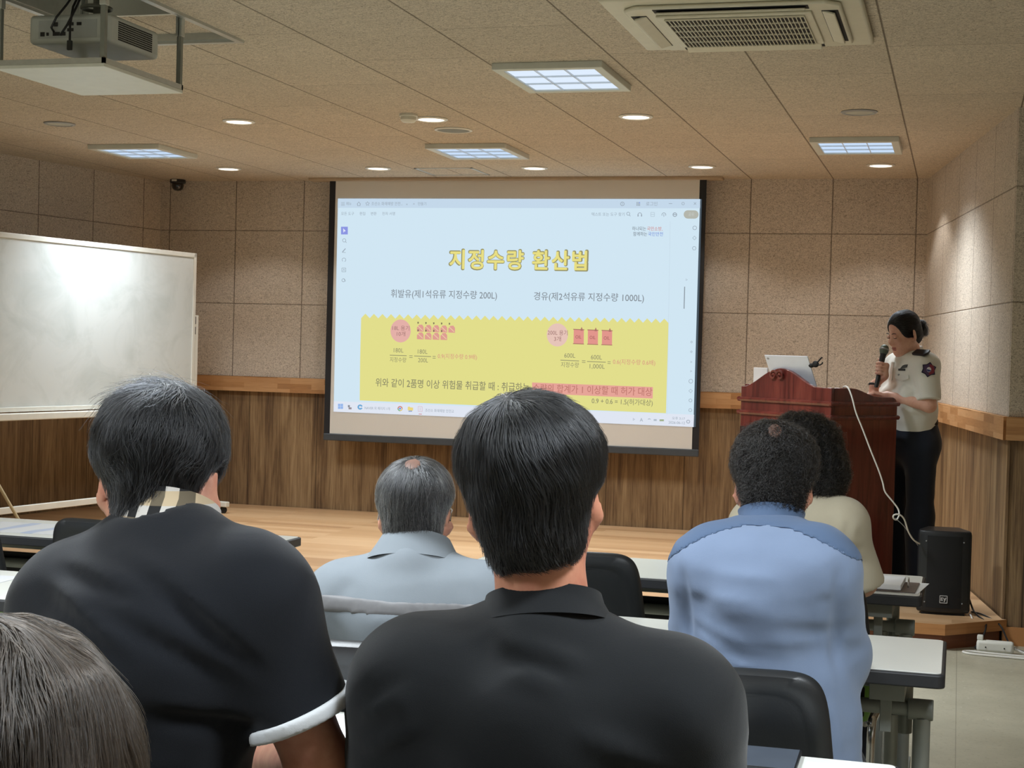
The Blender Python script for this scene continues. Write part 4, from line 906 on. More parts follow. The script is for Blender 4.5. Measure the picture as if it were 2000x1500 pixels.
# ------------------------------------------------------------------ things on the tables
T0 = TBL + .0005
t = thing('ring_binder', 'open brown ring binder with white pages at the right end of the front table', 'binder', (-.21, 5.24, T0), -.04)
mb = MB(); mb.box((-.16, -.11, 0), (.10, .12, .004)); mesh_obj('cover', mb, plain('brown_cover', (96, 84, 78), .5), t, smooth=0, bevel=.001)
mb = MB(); mb.box((-.15, -.10, .005), (.055, .115, .022)); mesh_obj('pages', mb, M_PAPER, t, smooth=0, bevel=.002)
mb = MB(); mb.tube([(.072 + .0, .0 + .02 * math.cos(a), .014 + .02 * math.sin(a)) for a in [i * PI / 10 for i in range(20)]], .0018, 8, closed=True); mesh_obj('ring', mb, M_CHROME, t)
def sheet(name, label, x, y, w, h, rz, mat=None, z=0.0, cat='paper', th=.0012):
    mb = MB(); mb.box((-w / 2, -h / 2, 0), (w / 2, h / 2, th)); o = mesh_obj(name, mb, mat or M_PAPER, None, (x, y, T0 + z), smooth=0); o.rotation_euler = (0, 0, rz); tag(o, label, cat); return o
sheet('paper_sheet', 'loose white sheets under the brown ring binder', -.17, 5.26, .16, .26, -.12, None, 0.0, th=.0004)
t = thing('notebook', 'white notebook with blue cover beside the blue-shirted man on the second table', 'notebook', (-.37, 4.11, T0), .25)
mb = MB(); mb.box((-.09, -.12, 0), (.09, .12, .003)); mesh_obj('cover', mb, plain('blue_cover', (70, 84, 150), .5), t, smooth=0)
mb = MB(); mb.box((-.088, -.117, .0032), (.084, .117, .014)); mesh_obj('pages', mb, M_PAPER, t, smooth=0, bevel=.002)
t = thing('smartphone', 'dark smartphone lying on the nearest table beside the man in the black polo', 'phone', (-.30, 2.87, T0), .02)
mb = MB(); mb.box((-.075, -.075, 0), (.042, .075, .009)); mesh_obj('body', mb, M_BLACK, t, smooth=0, bevel=.003)
mb = MB(); mb.box((-.071, -.071, .0092), (.038, .071, .0098)); mesh_obj('screen', mb, plain('phone_glass', (84, 92, 104), .12, coat=.6), t, smooth=0)
pp = sheet('paper_sheet', 'white printed sheet on the nearest table, right of the smartphone', -.19, 2.82, .11, .15, 0.0)
sheet('paper_sheet', 'white sheet on the nearest table between the two men in black', -1.13, 2.76, .21, .29, .05)
sheet('paper_sheet', 'white sheet on the nearest table under the forearm of the man with the checked collar', -1.37, 2.62, .20, .28, -.1)
m = NT('printed_leaflet'); ov = m.obj(); w = m.n('ShaderNodeTexWave', wave_type='BANDS'); m.link(m.mapping(ov, (3, 4, 1)), w.inputs[0]); w.inputs['Scale'].default_value = .7; w.inputs['Distortion'].default_value = 2.5
M_LEAF = m.bsdf(m.ramp(w.outputs[0], [(.72, lin((232, 235, 240))), (.86, lin((190, 204, 232)))]), .35) and m.mat
sheet('printed_leaflet', 'white leaflet with pale blue print on the left front-row table', -3.42, 5.30, .42, .30, .08, M_LEAF, cat='leaflet')
sheet('printed_leaflet', 'white leaflet with pale blue print on the left second-row table', -2.95, 4.05, .42, .30, .05, M_LEAF, cat='leaflet')
t = thing('carrier_bag', 'small white and green bag hanging under the second table on the right', 'bag', (-.245, 4.235, .585))
M_GRN = plain('green_print', (112, 160, 62), .5); bagr = lambda z, a, b: [(a * math.cos(q), b * math.sin(q), z) for q in [i * 2 * PI / 20 for i in range(20)]]
mb = MB(); loft(mb, [bagr(-.08, .04, .03), bagr(-.05, .05, .04), bagr(.02, .052, .036), bagr(.05, .048, .028)]); mesh_obj('bag_body', mb, M_GRN, t)
mb = MB(); loft(mb, [bagr(.045, .050, .030), bagr(.062, .054, .024), bagr(.078, .042, .016), bagr(.088, .046, .018)]); mesh_obj('bag_neck', mb, M_WHITE, t)
mb = MB(); mb.tube([(-.03, 0, .085), (-.022, 0, .098), (0, 0, .102), (.022, 0, .098), (.03, 0, .085)], .003, 8); mesh_obj('bag_handle', mb, M_WHITE, t)
t = thing('green_folder', 'green folder hanging below the left second-row table', 'folder', (-2.62, 3.90, .56), 0.0)
mb = MB(); mb.box((-.15, -.006, 0), (.15, .006, .12)); mesh_obj('cover', mb, M_GRN, t, smooth=0, bevel=.002)
mb = MB(); mb.box((-.14, .0065, .004), (.14, .010, .115)); mesh_obj('papers', mb, M_PAPER, t, smooth=0)

# ================================================================== people: implicit surfaces polygonised with surface nets
V3 = lambda p: np.array([p[0], p[1], p[2]], dtype=np.float64)
def smin(a, b, k):
    if k <= 0: return np.minimum(a, b)
    h = np.clip(.5 + .5 * (b - a) / k, 0, 1); return b * (1 - h) + a * h - k * h * (1 - h)
def f_ell(c, r, R=None):
    c, r = V3(c), V3(r)
    def f(p):
        q = p - c
        if R is not None: q = q @ R
        k0 = np.sqrt(((q / r) ** 2).sum(1)) + 1e-9; k1 = np.sqrt(((q / (r * r)) ** 2).sum(1)) + 1e-9
        return k0 * (k0 - 1) / k1
    return f
def f_cap(a, b, ra, rb):
    a, b = V3(a), V3(b); ab = b - a; L = ab @ ab
    def f(p):
        q = p - a; h = np.clip((q @ ab) / L, 0, 1)
        return np.sqrt(((q - h[:, None] * ab) ** 2).sum(1)) - (ra + (rb - ra) * h)
    return f
def f_ecap(a, b, side, r0, r1):
    a, b = V3(a), V3(b); ab = b - a; L = ab @ ab; ax = ab / math.sqrt(L)
    s = V3(side); s = s - ax * (s @ ax); s /= np.linalg.norm(s); n = np.cross(ax, s)
    def f(p):
        q = p - a; t = (q @ ab) / L; h = np.clip(t, 0, 1); e = (q - h[:, None] * ab)
        rx = r0[0] + (r1[0] - r0[0]) * h; ry = r0[1] + (r1[1] - r0[1]) * h; rz = np.minimum(rx, ry)
        k = np.sqrt((e @ s / rx) ** 2 + (e @ n / ry) ** 2 + (e @ ax / rz) ** 2)
        return (k - 1) * rz
    return f
class Field:
    def __init__(s): s.ops = []
    def add(s, f, k=.02): s.ops.append(('u', f, k)); return s
    def sub(s, f, k=.01): s.ops.append(('s', f, k)); return s
    def cut(s, p0, n, k=.004):       # drop the side n points to
        p0, n = V3(p0), V3(n); n = n / np.linalg.norm(n)
        s.ops.append(('i', lambda p: (p - p0) @ n, k)); return s
    def disp(s, f): s.ops.append(('d', f, 0)); return s
    def __call__(s, p):
        d = None
        for o, f, k in s.ops:
            v = f(p)
            if o == 'u': d = v if d is None else smin(d, v, k)
            elif o == 's': d = -smin(-d, v, k)
            elif o == 'i': d = -smin(-d, -v, k)
            else: d = d - v
        return d
def hash_noise(p, scale, seed=0):
    """smooth 3D value noise in -1..1"""
    q = p * scale + seed * 17.31; i = np.floor(q).astype(np.int64); f = q - i; f = f * f * (3 - 2 * f); out = 0
    for dx in (0, 1):
        for dy in (0, 1):
            for dz in (0, 1):
                n = ((i[:, 0] + dx) * 73856093) ^ ((i[:, 1] + dy) * 19349663) ^ ((i[:, 2] + dz) * 83492791) ^ (seed * 2654435)
                n = (n * 1103515245 + 12345) & 0x7fffffff; n = ((n >> 7) % 20011) / 10005.5 - 1
                w = (f[:, 0] if dx else 1 - f[:, 0]) * (f[:, 1] if dy else 1 - f[:, 1]) * (f[:, 2] if dz else 1 - f[:, 2]); out = out + n * w
    return out
def polygonise(F, lo, hi, h):
    lo, hi = V3(lo), V3(hi); B = 12
    nb = np.ceil((hi - lo) / (h * B)).astype(int); n = nb * B + 1
    G = np.ones(n, dtype=np.float32)
    bi = np.stack(np.meshgrid(*[np.arange(k) for k in nb], indexing='ij'), -1).reshape(-1, 3)
    d = F(lo + (bi + .5) * B * h); act = np.abs(d) < B * h * 1.9
    for b, v in zip(bi[~act], d[~act]):
        if v < 0: G[b[0] * B:b[0] * B + B + 1, b[1] * B:b[1] * B + B + 1, b[2] * B:b[2] * B + B + 1] = -1
    loc = np.stack(np.meshgrid(*[np.arange(B + 1)] * 3, indexing='ij'), -1).reshape(-1, 3); A = bi[act]
    for s in range(0, len(A), 40):
        ch = A[s:s + 40]; idx = (ch[:, None, :] * B + loc[None]).reshape(-1, 3)
        G[idx[:, 0], idx[:, 1], idx[:, 2]] = F(lo + idx * h)
    I = G < 0
    C = [I[a:n[0] - 1 + a, b:n[1] - 1 + b, c:n[2] - 1 + c] for a in (0, 1) for b in (0, 1) for c in (0, 1)]
    cnt = sum(c.astype(np.int8) for c in C); cells = np.argwhere((cnt > 0) & (cnt < 8))
    vid = -np.ones(tuple(n - 1), dtype=np.int64); vid[cells[:, 0], cells[:, 1], cells[:, 2]] = np.arange(len(cells))
    acc = np.zeros((len(cells), 3)); num = np.zeros(len(cells))
    for ax in range(3):
        o = [k for k in range(3) if k != ax]
        for a in (0, 1):
            for b in (0, 1):
                c0 = cells.copy(); c0[:, o[0]] += a; c0[:, o[1]] += b; c1 = c0.copy(); c1[:, ax] += 1
                g0 = G[c0[:, 0], c0[:, 1], c0[:, 2]]; g1 = G[c1[:, 0], c1[:, 1], c1[:, 2]]; m = (g0 < 0) != (g1 < 0)
                t = np.where(m, g0 / np.where(m, g0 - g1, 1), 0); P = c0.astype(float); P[:, ax] += t
                acc[m] += P[m]; num[m] += 1
    v = lo + acc / num[:, None] * h; faces = []
    for ax in range(3):
        sl0 = [slice(None)] * 3; sl1 = [slice(None)] * 3; sl0[ax] = slice(0, n[ax] - 1); sl1[ax] = slice(1, n[ax])
        e = np.argwhere(I[tuple(sl0)] != I[tuple(sl1)]); o1, o2 = (ax + 1) % 3, (ax + 2) % 3
        e = e[(e[:, o1] > 0) & (e[:, o2] > 0) & (e[:, o1] < n[o1] - 1) & (e[:, o2] < n[o2] - 1)]
        q = []
        for a, b in ((1, 1), (0, 1), (0, 0), (1, 0)):
            c = e.copy(); c[:, o1] -= a; c[:, o2] -= b; q.append(vid[c[:, 0], c[:, 1], c[:, 2]])
        q = np.stack(q, 1); ins = I[e[:, 0], e[:, 1], e[:, 2]]; q[~ins] = q[~ins][:, ::-1]; faces.append(q)
    return v, np.concatenate(faces)
def field_obj(name, F, lo, hi, h, mat, parent, org, smooth_it=2):
    v, f = polygonise(F, lo, hi, h)
    me = bpy.data.meshes.new(name); me.from_pydata((v - V3(org)).tolist(), [], f.tolist()); me.materials.append(mat)
    if smooth_it:
        bm = bmesh.new(); bm.from_mesh(me)
        for _ in range(smooth_it): bmesh.ops.smooth_vert(bm, verts=bm.verts, factor=.5, use_axis_x=True, use_axis_y=True, use_axis_z=True)
        bm.to_mesh(me); bm.free()
    me.shade_smooth(); o = bpy.data.objects.new(name, me); COL.objects.link(o); o.parent = parent
    return o
def grad(F, p, e=.002):
    g = np.stack([F(p + d) - F(p - d) for d in np.eye(3) * e], 1); return g / (np.linalg.norm(g, axis=1)[:, None] + 1e-9)
def march(F, px, py, d0, d1):
    """first hit of the field along the sight line through a pixel"""
    ts = np.linspace(d0, d1, 400); r = V3(ray(px, py)); P = np.array([0, 0, EYE]) + ts[:, None] * r; d = F(P); k = np.argmax(d < 0)
    return P[k] if d[k] < 0 else P[np.argmin(d)]
def crease(a, b, w, amp):
    a, b = V3(a), V3(b); ab = b - a; L = ab @ ab
    def f(p):
        q = p - a; t = (q @ ab) / L; h = np.clip(t, 0, 1); d2 = ((q - h[:, None] * ab) ** 2).sum(1)
        return amp * np.exp(-d2 / (w * w)) * np.sin(PI * np.clip(h * .96 + .02, 0, 1)) ** .7
    return f

def skin_mat(name, a, b):
    m = NT(name); v = m.obj(); n1 = m.noise(v, 26, 4.0, .6); n2 = m.noise(v, 420, 2.0)
    col = m.ramp(n1, [(.3, lin(b)), (.7, lin(a))]); m.bsdf(col, .52, 0, m.bump(n2, .12, .001), .4, sss=.12); return m.mat
M_SKIN = skin_mat('skin_warm', (212, 158, 132), (192, 130, 108))
M_SKIN2 = skin_mat('skin_tan', (202, 144, 116), (182, 118, 96))
M_SKINF = skin_mat('skin_fair', (226, 182, 160), (208, 156, 136))
def cloth(name, rgb, rough=.9, weave=900, var=.08, bump=.25, sheen=.15):
    m = NT(name); v = m.obj(); n1 = m.noise(v, 9, 4.0); n2 = m.noise(v, weave, 2.0); c = lin(rgb)
    col = m.ramp(n1, [(.3, tuple(x * (1 - var) for x in c[:3]) + (1,)), (.7, tuple(min(1, x * (1 + var)) for x in c[:3]) + (1,))])
    m.bsdf(col, rough, 0, m.bump(n2, bump, .0012), .25, sheen=sheen); return m.mat
def hair_mat(name, rgb, rough=.32):
    m = NT(name); b = m.n('ShaderNodeBsdfHairPrincipled'); b.parametrization = 'COLOR'; b.inputs['Color'].default_value = lin(rgb)
    b.inputs['Roughness'].default_value = rough; b.inputs['Radial Roughness'].default_value = .45; b.inputs['Coat'].default_value = 0.0
    [setattr(b.inputs[k], 'default_value', v) for k, v in (('Random Roughness', .3), ('Random Color', .25)) if k in b.inputs]
    m.link(b.outputs[0], m.out.inputs[0]); return m.mat
def shell_mat(name, rgb):
    m = NT(name); v = m.obj(); n = m.noise(v, 60, 3.0); c = lin(rgb)
    m.bsdf(m.ramp(n, [(.3, tuple(x * .6 for x in c[:3]) + (1,)), (.7, c)]), .55, 0, m.bump(m.noise(v, 300, 2.0), .4, .002), .3); return m.mat

def basis(heading, pitch=0, roll=0):
    """columns right, forward, up; heading CCW from +Y, pitch up positive, roll CCW seen from behind"""
    M = Matrix.Rotation(heading, 3, 'Z') @ Matrix.Rotation(pitch, 3, 'X') @ Matrix.Rotation(-roll, 3, 'Y')
    return np.array(M)
def head_field(F, H, R, s=1.0, nb=None, ears=True, female=False):
    w = lambda x, y, z: H + R @ (np.array([x, y, z]) * s)
    F.add(f_ell(w(0, -.012, .035), (.073 * s, .092 * s, .083 * s), R), .02)
    F.add(f_ell(w(0, .035, -.042), (.056 * s, .058 * s, .074 * s), R), .03)
    F.add(f_ell(w(0, .068, -.098), (.026 * s, .022 * s, .02 * s), R), .03)
    for sx in (-1, 1):
        F.add(f_cap(w(sx * .055, -.005, -.055), w(sx * .022, .062, -.1), .016 * s, .014 * s), .025)
        F.add(f_ell(w(sx * .036, .074, -.03), (.02 * s, .014 * s, .016 * s), R), .02)
        F.sub(f_ell(w(sx * .031, .098, .004), (.018 * s, .014 * s, .011 * s), R), .012)
        F.add(f_ell(w(sx * .031, .079, .003), (.0135 * s, .0125 * s, .0095 * s), R), .003)
    F.add(f_cap(w(0, .086, .006), w(0, .104, -.032), .007 * s, .011 * s), .012)
    for sx in (-1, 1): F.add(f_ell(w(sx * .011, .094, -.036), (.008 * s, .009 * s, .007 * s), R), .006)
    F.add(f_ell(w(0, .088, -.062), (.023 * s, .009 * s, .006 * s), R), .006); F.add(f_ell(w(0, .087, -.073), (.019 * s, .009 * s, .0065 * s), R), .004)
    F.sub(f_ell(w(0, .097, -.067), (.022 * s, .006 * s, .0014 * s), R), .003)
    if ears:
        for sx in (-1, 1):
            E = R @ np.array(Matrix.Rotation(sx * math.radians(-34), 3, 'Z')) @ np.array(Matrix.Rotation(math.radians(10), 3, 'X'))
            F.add(f_ell(w(sx * .083, -.010, -.014), (.0075 * s, .020 * s, .033 * s), E), .008)
            F.add(f_ell(w(sx * .078, .000, -.044), (.0065 * s, .010 * s, .011 * s), E), .008)
            F.sub(f_ell(w(sx * .092, -.002, -.010), (.006 * s, .010 * s, .019 * s), E), .006)
    if nb is not None:
        r = (.050, .054) if female else (.058, .064)
        F.add(f_cap(w(0, -.02, -.05), nb, r[0] * s, r[1] * s), .03)
    return w
def hand_field(F, W, d, up, side, s=1.0, curl=.5, k=.006):
    """hand at wrist W pointing along d, back of the hand up, thumb towards side"""
    W, d, up = V3(W), V3(d), V3(up); d = d / np.linalg.norm(d); up = up - d * (up @ d); up /= np.linalg.norm(up); sd = np.cross(d, up)
    if sd @ V3(side) < 0: sd = -sd
    F.add(f_ecap(W + d * .01, W + d * .078 * s, sd, (.026 * s, .016 * s), (.037 * s, .013 * s)), .02)
    for i, (o, L) in enumerate(((.027, .070), (.009, .078), (-.009, .072), (-.026, .056))):
        p = W + d * .082 * s + sd * o * s; a = 0.25
        for j, fr in enumerate((.45, .32, .23)):
            a += curl * (.5 if j == 0 else .9); q = p + (d * math.cos(a) - up * math.sin(a)) * L * fr * s
            F.add(f_cap(p, q, (.0092 - .0012 * j) * s, (.0084 - .0012 * j) * s), k if j else .01); p = q
    p = W + d * .025 * s + sd * .028 * s; q = p + (d * .7 + sd * .7 - up * .2) * .038 * s; F.add(f_cap(p, q, .0125 * s, .0105 * s), .012)
    F.add(f_cap(q, q + (d * .95 + sd * .25 - up * .25) * .030 * s, .0102 * s, .0085 * s), .005)

def strands(name, F, mesh, keep, flow, L, lift, parent, org, mat, n, r, steps=7, jit=.25, curl=0.0, seed=1, tipoff=.4, clump=0.0, lenf=None):
    rg = np.random.default_rng(seed); me = mesh
    me.calc_loop_triangles(); nt = len(me.loop_triangles); tri = np.zeros(nt * 3, dtype=np.int32); me.loop_triangles.foreach_get('vertices', tri); tri = tri.reshape(-1, 3)
    co = np.zeros(len(me.vertices) * 3); me.vertices.foreach_get('co', co); co = co.reshape(-1, 3) + V3(org)
    A, B, C = co[tri[:, 0]], co[tri[:, 1]], co[tri[:, 2]]; ar = np.linalg.norm(np.cross(B - A, C - A), axis=1)
    if keep is not None: ar = ar * keep((A + B + C) / 3)
    k = rg.choice(nt, n, p=ar / ar.sum()); u, v = rg.random(n), rg.random(n); m = u + v > 1; u[m], v[m] = 1 - u[m], 1 - v[m]
    p = A[k] + (B[k] - A[k]) * u[:, None] + (C[k] - A[k]) * v[:, None]
    ln = L * (.6 + .8 * rg.random(n)) * (lenf(p) if lenf else 1.0); ph = rg.random(n) * 2 * PI; lf = lift * rg.random(n) ** 1.6; rnd_dir = rg.normal(size=(n, 3)) * jit
    pts = [p.copy()]; cl = hash_noise(p, 55, seed) if clump else 0
    q = p.copy()
    for s in range(1, steps + 1):
        g = grad(F, q, .003); t = flow(q) + rnd_dir
        if clump: t = t + clump * np.stack([hash_noise(q, 30, seed + 3), hash_noise(q, 30, seed + 4), hash_noise(q, 30, seed + 5)], 1)
        t = t - g * (t * g).sum(1)[:, None]; t /= np.linalg.norm(t, axis=1)[:, None] + 1e-9
        q = q + t * (ln / steps)[:, None]; g = grad(F, q, .003); d = F(q)
        q = q + g * ((lf * (s / steps) ** 1.3 + .0006) - d)[:, None] * .9
        w = q
        if curl:
            e = np.cross(t, g); a = ph + s * 1.45; w = q + (g * np.maximum(0, np.cos(a))[:, None] + e * np.sin(a)[:, None]) * curl * min(1, s / 3)
        pts.append(w.copy())
    P = np.stack(pts, 1) - V3(org); hc = bpy.data.hair_curves.new(name); hc.add_curves([steps + 1] * n)
    hc.attributes['position'].data.foreach_set('vector', P.reshape(-1).astype(np.float32))
    ra = hc.attributes.get('radius') or hc.attributes.new('radius', 'FLOAT', 'POINT')
    pr = np.linspace(1, .25, steps + 1)[None] * r * (.7 + .6 * rg.random((n, 1))); ra.data.foreach_set('value', pr.reshape(-1).astype(np.float32))
    hc.materials.append(mat); o = bpy.data.objects.new(name, hc); COL.objects.link(o); o.parent = parent; return o

def collar_obj(name, c, R, rin, rout, zb, zt, drop, gap, mat, parent, org, back_rise=0.0, th=.003):
    """folded shirt collar: inner stand, fold and fall; c base centre, R basis (right, fwd, up); gap = half opening at the front"""
    mb = MB(); n = 72; c = V3(c)
    rings = []
    for i in range(n + 1):
        a = -PI / 2 - (PI - gap) + (2 * PI - 2 * gap) * i / n           # -pi/2 is the back of the neck
        ca, sa = math.cos(a), math.sin(a); bk = .5 - .5 * sa; fr = 1 - bk; z1 = zt + back_rise * bk; dr = drop * (1 + .5 * fr ** 3)
        P = lambda r, z, k=1.0: V3(c) + R @ np.array([ca * r[0], sa * r[1], z])
        rm = ((rin[0] * .6 + rout[0] * .4), (rin[1] * .6 + rout[1] * .4))
        rings.append([P(rin, zb), P(rin, z1 - .004), P((rin[0] + .003, rin[1] + .003), z1), P((rin[0] + .007, rin[1] + .007), z1 + .0005), P(rm, z1 - dr * .30), P(rout, z1 - dr), P((rout[0] - .003, rout[1] - .003), z1 - dr + .0005), P(((rin[0] + rm[0]) / 2, (rin[1] + rm[1]) / 2), z1 - dr * .4), P((rin[0] + .003, rin[1] + .003), zb)])
    m = len(rings[0]); vs = [tuple(p - V3(org)) for r in rings for p in r]; fs = []
    for i in range(n):
        for k in range(m): fs.append((i * m + k, i * m + (k + 1) % m, (i + 1) * m + (k + 1) % m, (i + 1) * m + k))
    fs.append(tuple(range(m))); fs.append(tuple(n * m + k for k in range(m))[::-1]); mb.add(vs, fs)
    return mesh_obj(name, mb, mat, parent, smooth=50)

UPV = np.array([0, 0, 1.0])
def torso_field(j, g=0.0, sleeve=None, k=.05, wide=1.0, hip=(.165, .125), chest=(.87, .115), arm=(.064, .05, .042)):
    F = Field(); SL, SR, N, P = j['SL'], j['SR'], j['N'], j['P']; ax = SR - SL; hw = np.linalg.norm(ax) / 2; mid = (SL + SR) / 2
    C1 = mid - UPV * .06 + j.get('co', np.zeros(3)); C2 = C1 * .45 + P * .55 + j.get('wo', np.zeros(3))
    F.add(f_ecap(C1, C2, ax, (hw * chest[0] * wide + g, chest[1] + g), (.155 * wide + g, .112 + g)), k)
    F.add(f_ecap(C2, P, ax, (.155 * wide + g, .112 + g), (hip[0] + g, hip[1] + g)), k)
    F.add(f_cap(SL + (SR - SL) * .04, SR - (SR - SL) * .04, .066 + g, .066 + g), k)
    F.add(f_ell(mid - UPV * .02, (hw * .8 + g, .095 + g, .085 + g), np.stack([ax / (2 * hw), np.cross(UPV, ax / (2 * hw)), UPV], 1)), k)
    tz, tr = j.get('trap', (.045, .048))
    for S_ in (SL, SR): F.add(f_cap(N - UPV * tz, S_ * .8 + (N - UPV * tz) * .2, tr + g, .056 + g), k)
    if 'nape' in j:
        fd = np.cross(UPV, ax); fd /= np.linalg.norm(fd); F.add(f_cap(N - fd * j['nape'] - UPV * .035, N - fd * (j['nape'] + .012) - UPV * .11, .040 + g, .06 + g), .04)
    if sleeve is not None:
        for s in 'LR':
            S_, E_, W_ = j['S' + s], j['E' + s], j['W' + s]
            F.add(f_cap(S_, E_, arm[0] + g, arm[1] + g), k * .7)
            if sleeve == 'long': F.add(f_cap(E_, W_, arm[1] + g * .9, arm[2] * .82 + g), k * .6)
    return F
def seated_legs(j, F, g=0.0):
    ax = (j['SR'] - j['SL']); ax = ax / np.linalg.norm(ax); ax[2] = 0; fw = np.cross(UPV, ax); fw /= np.linalg.norm(fw)
    out = []
    for s in (-1, 1):
        hip = j['P'] + ax * s * .085 - UPV * .02; kn = hip + fw * .40 + ax * s * .05; kn[2] = .49; an = kn + fw * .02; an[2] = .10
        F.add(f_cap(hip, kn, .082 + g, .058 + g), .03); F.add(f_cap(kn, an, .056 + g, .040 + g), .03); out.append((an, fw, ax))
    return out
def shoe(parent, org, an, fw, z0=0.0):
    F = Field(); a = V3(an); a[2] = z0 + .045
    F.add(f_ecap(a - fw * .05, a + fw * .15, np.cross(fw, UPV), (.040, .040), (.042, .026)), .01); F.add(f_cap(a + UPV * .01, a + UPV * .06, .042, .040), .03); F.cut((0, 0, z0 + .004), (0, 0, -1))
    return field_obj('shoe', F, a - .25, a + .27, .008, M_SHOE, parent, org)
M_SHOE = plain('shoe_leather', (28, 26, 26), .45); M_TROU = cloth('dark_trousers', (36, 40, 50))
M_EYE = plain('eye_white', (232, 228, 222), .2, var=.01); M_IRIS = plain('iris_dark', (30, 20, 16), .15)

def seated(label, org, j, head, skin, sk=M_SKIN):
    """root with the continuous skin body, trousers and shoes; j joints (world), head = (H, R, scale)"""
    t = thing('person', label, 'person', tuple(org)); H, R, s = head
    B = Field(); w = head_field(B, H, R, s, j['N'] - UPV * .01)
    T = torso_field(j, -.012, None); B.add(T, .03)
    for q in 'LR':
        B.add(f_cap(j['S' + q], j['E' + q], .054, .043), .03); B.add(f_cap(j['E' + q], j['W' + q], .043, .029), .02)
        d = j['W' + q] - j['E' + q]; ax = j['SR'] - j['SL']; hand_field(B, j['W' + q], d, UPV, ax * (1 if q == 'L' else -1), 1.0, .35)
    L = Field(); legs = seated_legs(j, B, -.014)
    pts = np.array([H, j['P'], j['SL'], j['SR'], j['EL'], j['ER'], j['WL'], j['WR']] + [a for a, _, _ in legs])
    field_obj('body', B, pts.min(0) - .2, pts.max(0) + .2, .0075 if j.get('fine') is None else j['fine'], sk, t, org)
    seated_legs(j, L); L.add(f_ell(j['P'] - UPV * .03, (.17, .14, .10)), .04); L.add(f_ecap(j['P'] + UPV * .10, j['P'], j['SR'] - j['SL'], (.150, .112), (.160, .122)), .03)
    field_obj('trousers', L, np.array([a for a, _, _ in legs] + [j['P']]).min(0) - .2, np.array([a for a, _, _ in legs] + [j['P']]).max(0) + .22, .012, M_TROU, t, org)
    for a, fw, _ in legs: shoe(t, org, a, fw)
    for sx in (-1, 1):
        mb = MB(); c = w(sx * .031, .0815, .003) - V3(org); mb.ball(c, .0115 * s, 12); e = mesh_obj('eye', mb, M_EYE, t)
        mb = MB(); c = w(sx * .031, .0905, .002) - V3(org); mb.ball(c, .0045 * s, 10); mesh_obj('iris', mb, M_IRIS, e)
    return t, w

def A3(px, py, d): return V3(at(px, py, d))
def W3(x, y, z): return np.array([x, y, z], dtype=float)
def f_lim(f, p0, n):
    p0, n = V3(p0), V3(n); n = n / np.linalg.norm(n)
    return lambda p: np.maximum(f(p), (p - p0) @ n)
def short_sleeves(F, j, g, t_end, r0=.066, r1=.056, k=.035):
    for q in 'LR':
        S_, E_ = j['S' + q], j['E' + q]; d = E_ - S_
        F.add(f_lim(f_cap(S_, S_ + d * min(1, t_end + .2), r0 + g, r1 + g), S_ + d * t_end, d), k)
def sleeve_band(name, j, q, t0, t1, r, mat, t, org):
    S_, E_ = j['S' + q], j['E' + q]; d = E_ - S_; F = Field(); F.add(f_cap(S_, S_ + d * 1.15, r[0], r[1]), 0); F.cut(S_ + d * t1, d); F.cut(S_ + d * t0, -d); 
    return field_obj(name, F, (S_ + d * (t0 + t1) / 2) - .12, (S_ + d * (t0 + t1) / 2) + .12, .004, mat, t, org, 1)
def polycrease(q, w, amp):
    q = [V3(a) for a in q]; n = len(q) - 1
    def f(p):
        best = np.full(len(p), 1e9); tt = np.zeros(len(p))
        for i in range(n):
            ab = q[i + 1] - q[i]; r = p - q[i]; h = np.clip((r @ ab) / (ab @ ab + 1e-12), 0, 1); d2 = ((r - h[:, None] * ab) ** 2).sum(1); m = d2 < best
            best = np.where(m, d2, best); tt = np.where(m, (i + h) / n, tt)
        return amp * np.exp(-best / (w * w)) * np.sin(PI * np.clip(tt * .94 + .03, 0, 1)) ** .7
    return f
def folds(F, lst, d0, d1):
    base = Field(); base.ops = list(F.ops); fs = []
    for x0, y0, x1, y1, w, amp in lst:
        m = max(2, int(math.hypot(x1 - x0, y1 - y0) / 45) + 1); q = [march(base, x0 + (x1 - x0) * i / m, y0 + (y1 - y0) * i / m, d0, d1) for i in range(m + 1)]
        fs.append(polycrease(q, w, amp))
    F.disp(lambda p: sum(f(p) for f in fs)); return F
def ruffle(F, a=.003, s=7, b=.0012, s2=22, seed=0, sq=(1, 1, 1)):
    F.disp(lambda p: a * hash_noise(p * np.array(sq), s, seed) + b * hash_noise(p * np.array(sq), s2, seed + 1)); return F
def ridges(F, a, s, seed, sq=(1, 1, 1)):
    F.disp(lambda p: a * (1 - 2.6 * np.abs(hash_noise(p * np.array(sq), s, seed))) * (.35 + .65 * np.clip(hash_noise(p, 5, seed + 7) + .5, 0, 1))); return F
def male_hair(H, R, s=1.0, rx=.096, ry=.108, rz=.092, nape=-.088, nw=.062, face=.128, zc=.050, seed=1, rough=.004, eo=0.0):
    F = Field(); w = lambda x, y, z: H + R @ (np.array([x, y, z]) * s)
    F.add(f_ell(w(0, -.012, zc), (rx * s, ry * s, rz * s), R), 0)
    F.add(f_ell(w(0, -.046, -.030), (nw * 1.12 * s, .058 * s, .088 * s), R), .03)
    F.sub(f_ell(w(0, face, -.035), (.098 * s, .090 * s, .122 * s), R), .02)
    for sx in (-1, 1): F.sub(f_ell(w(sx * .098, .014 + eo, -.026), (.038 * s, .046 * s, .062 * s), R), .010)
    F.cut(w(0, -.05, nape), R @ np.array([0, .15, -1.0]), .006); F.disp(lambda p: rough * hash_noise(p, 13, seed) + rough * .45 * hash_noise(p, 34, seed + 1))
    return F, w
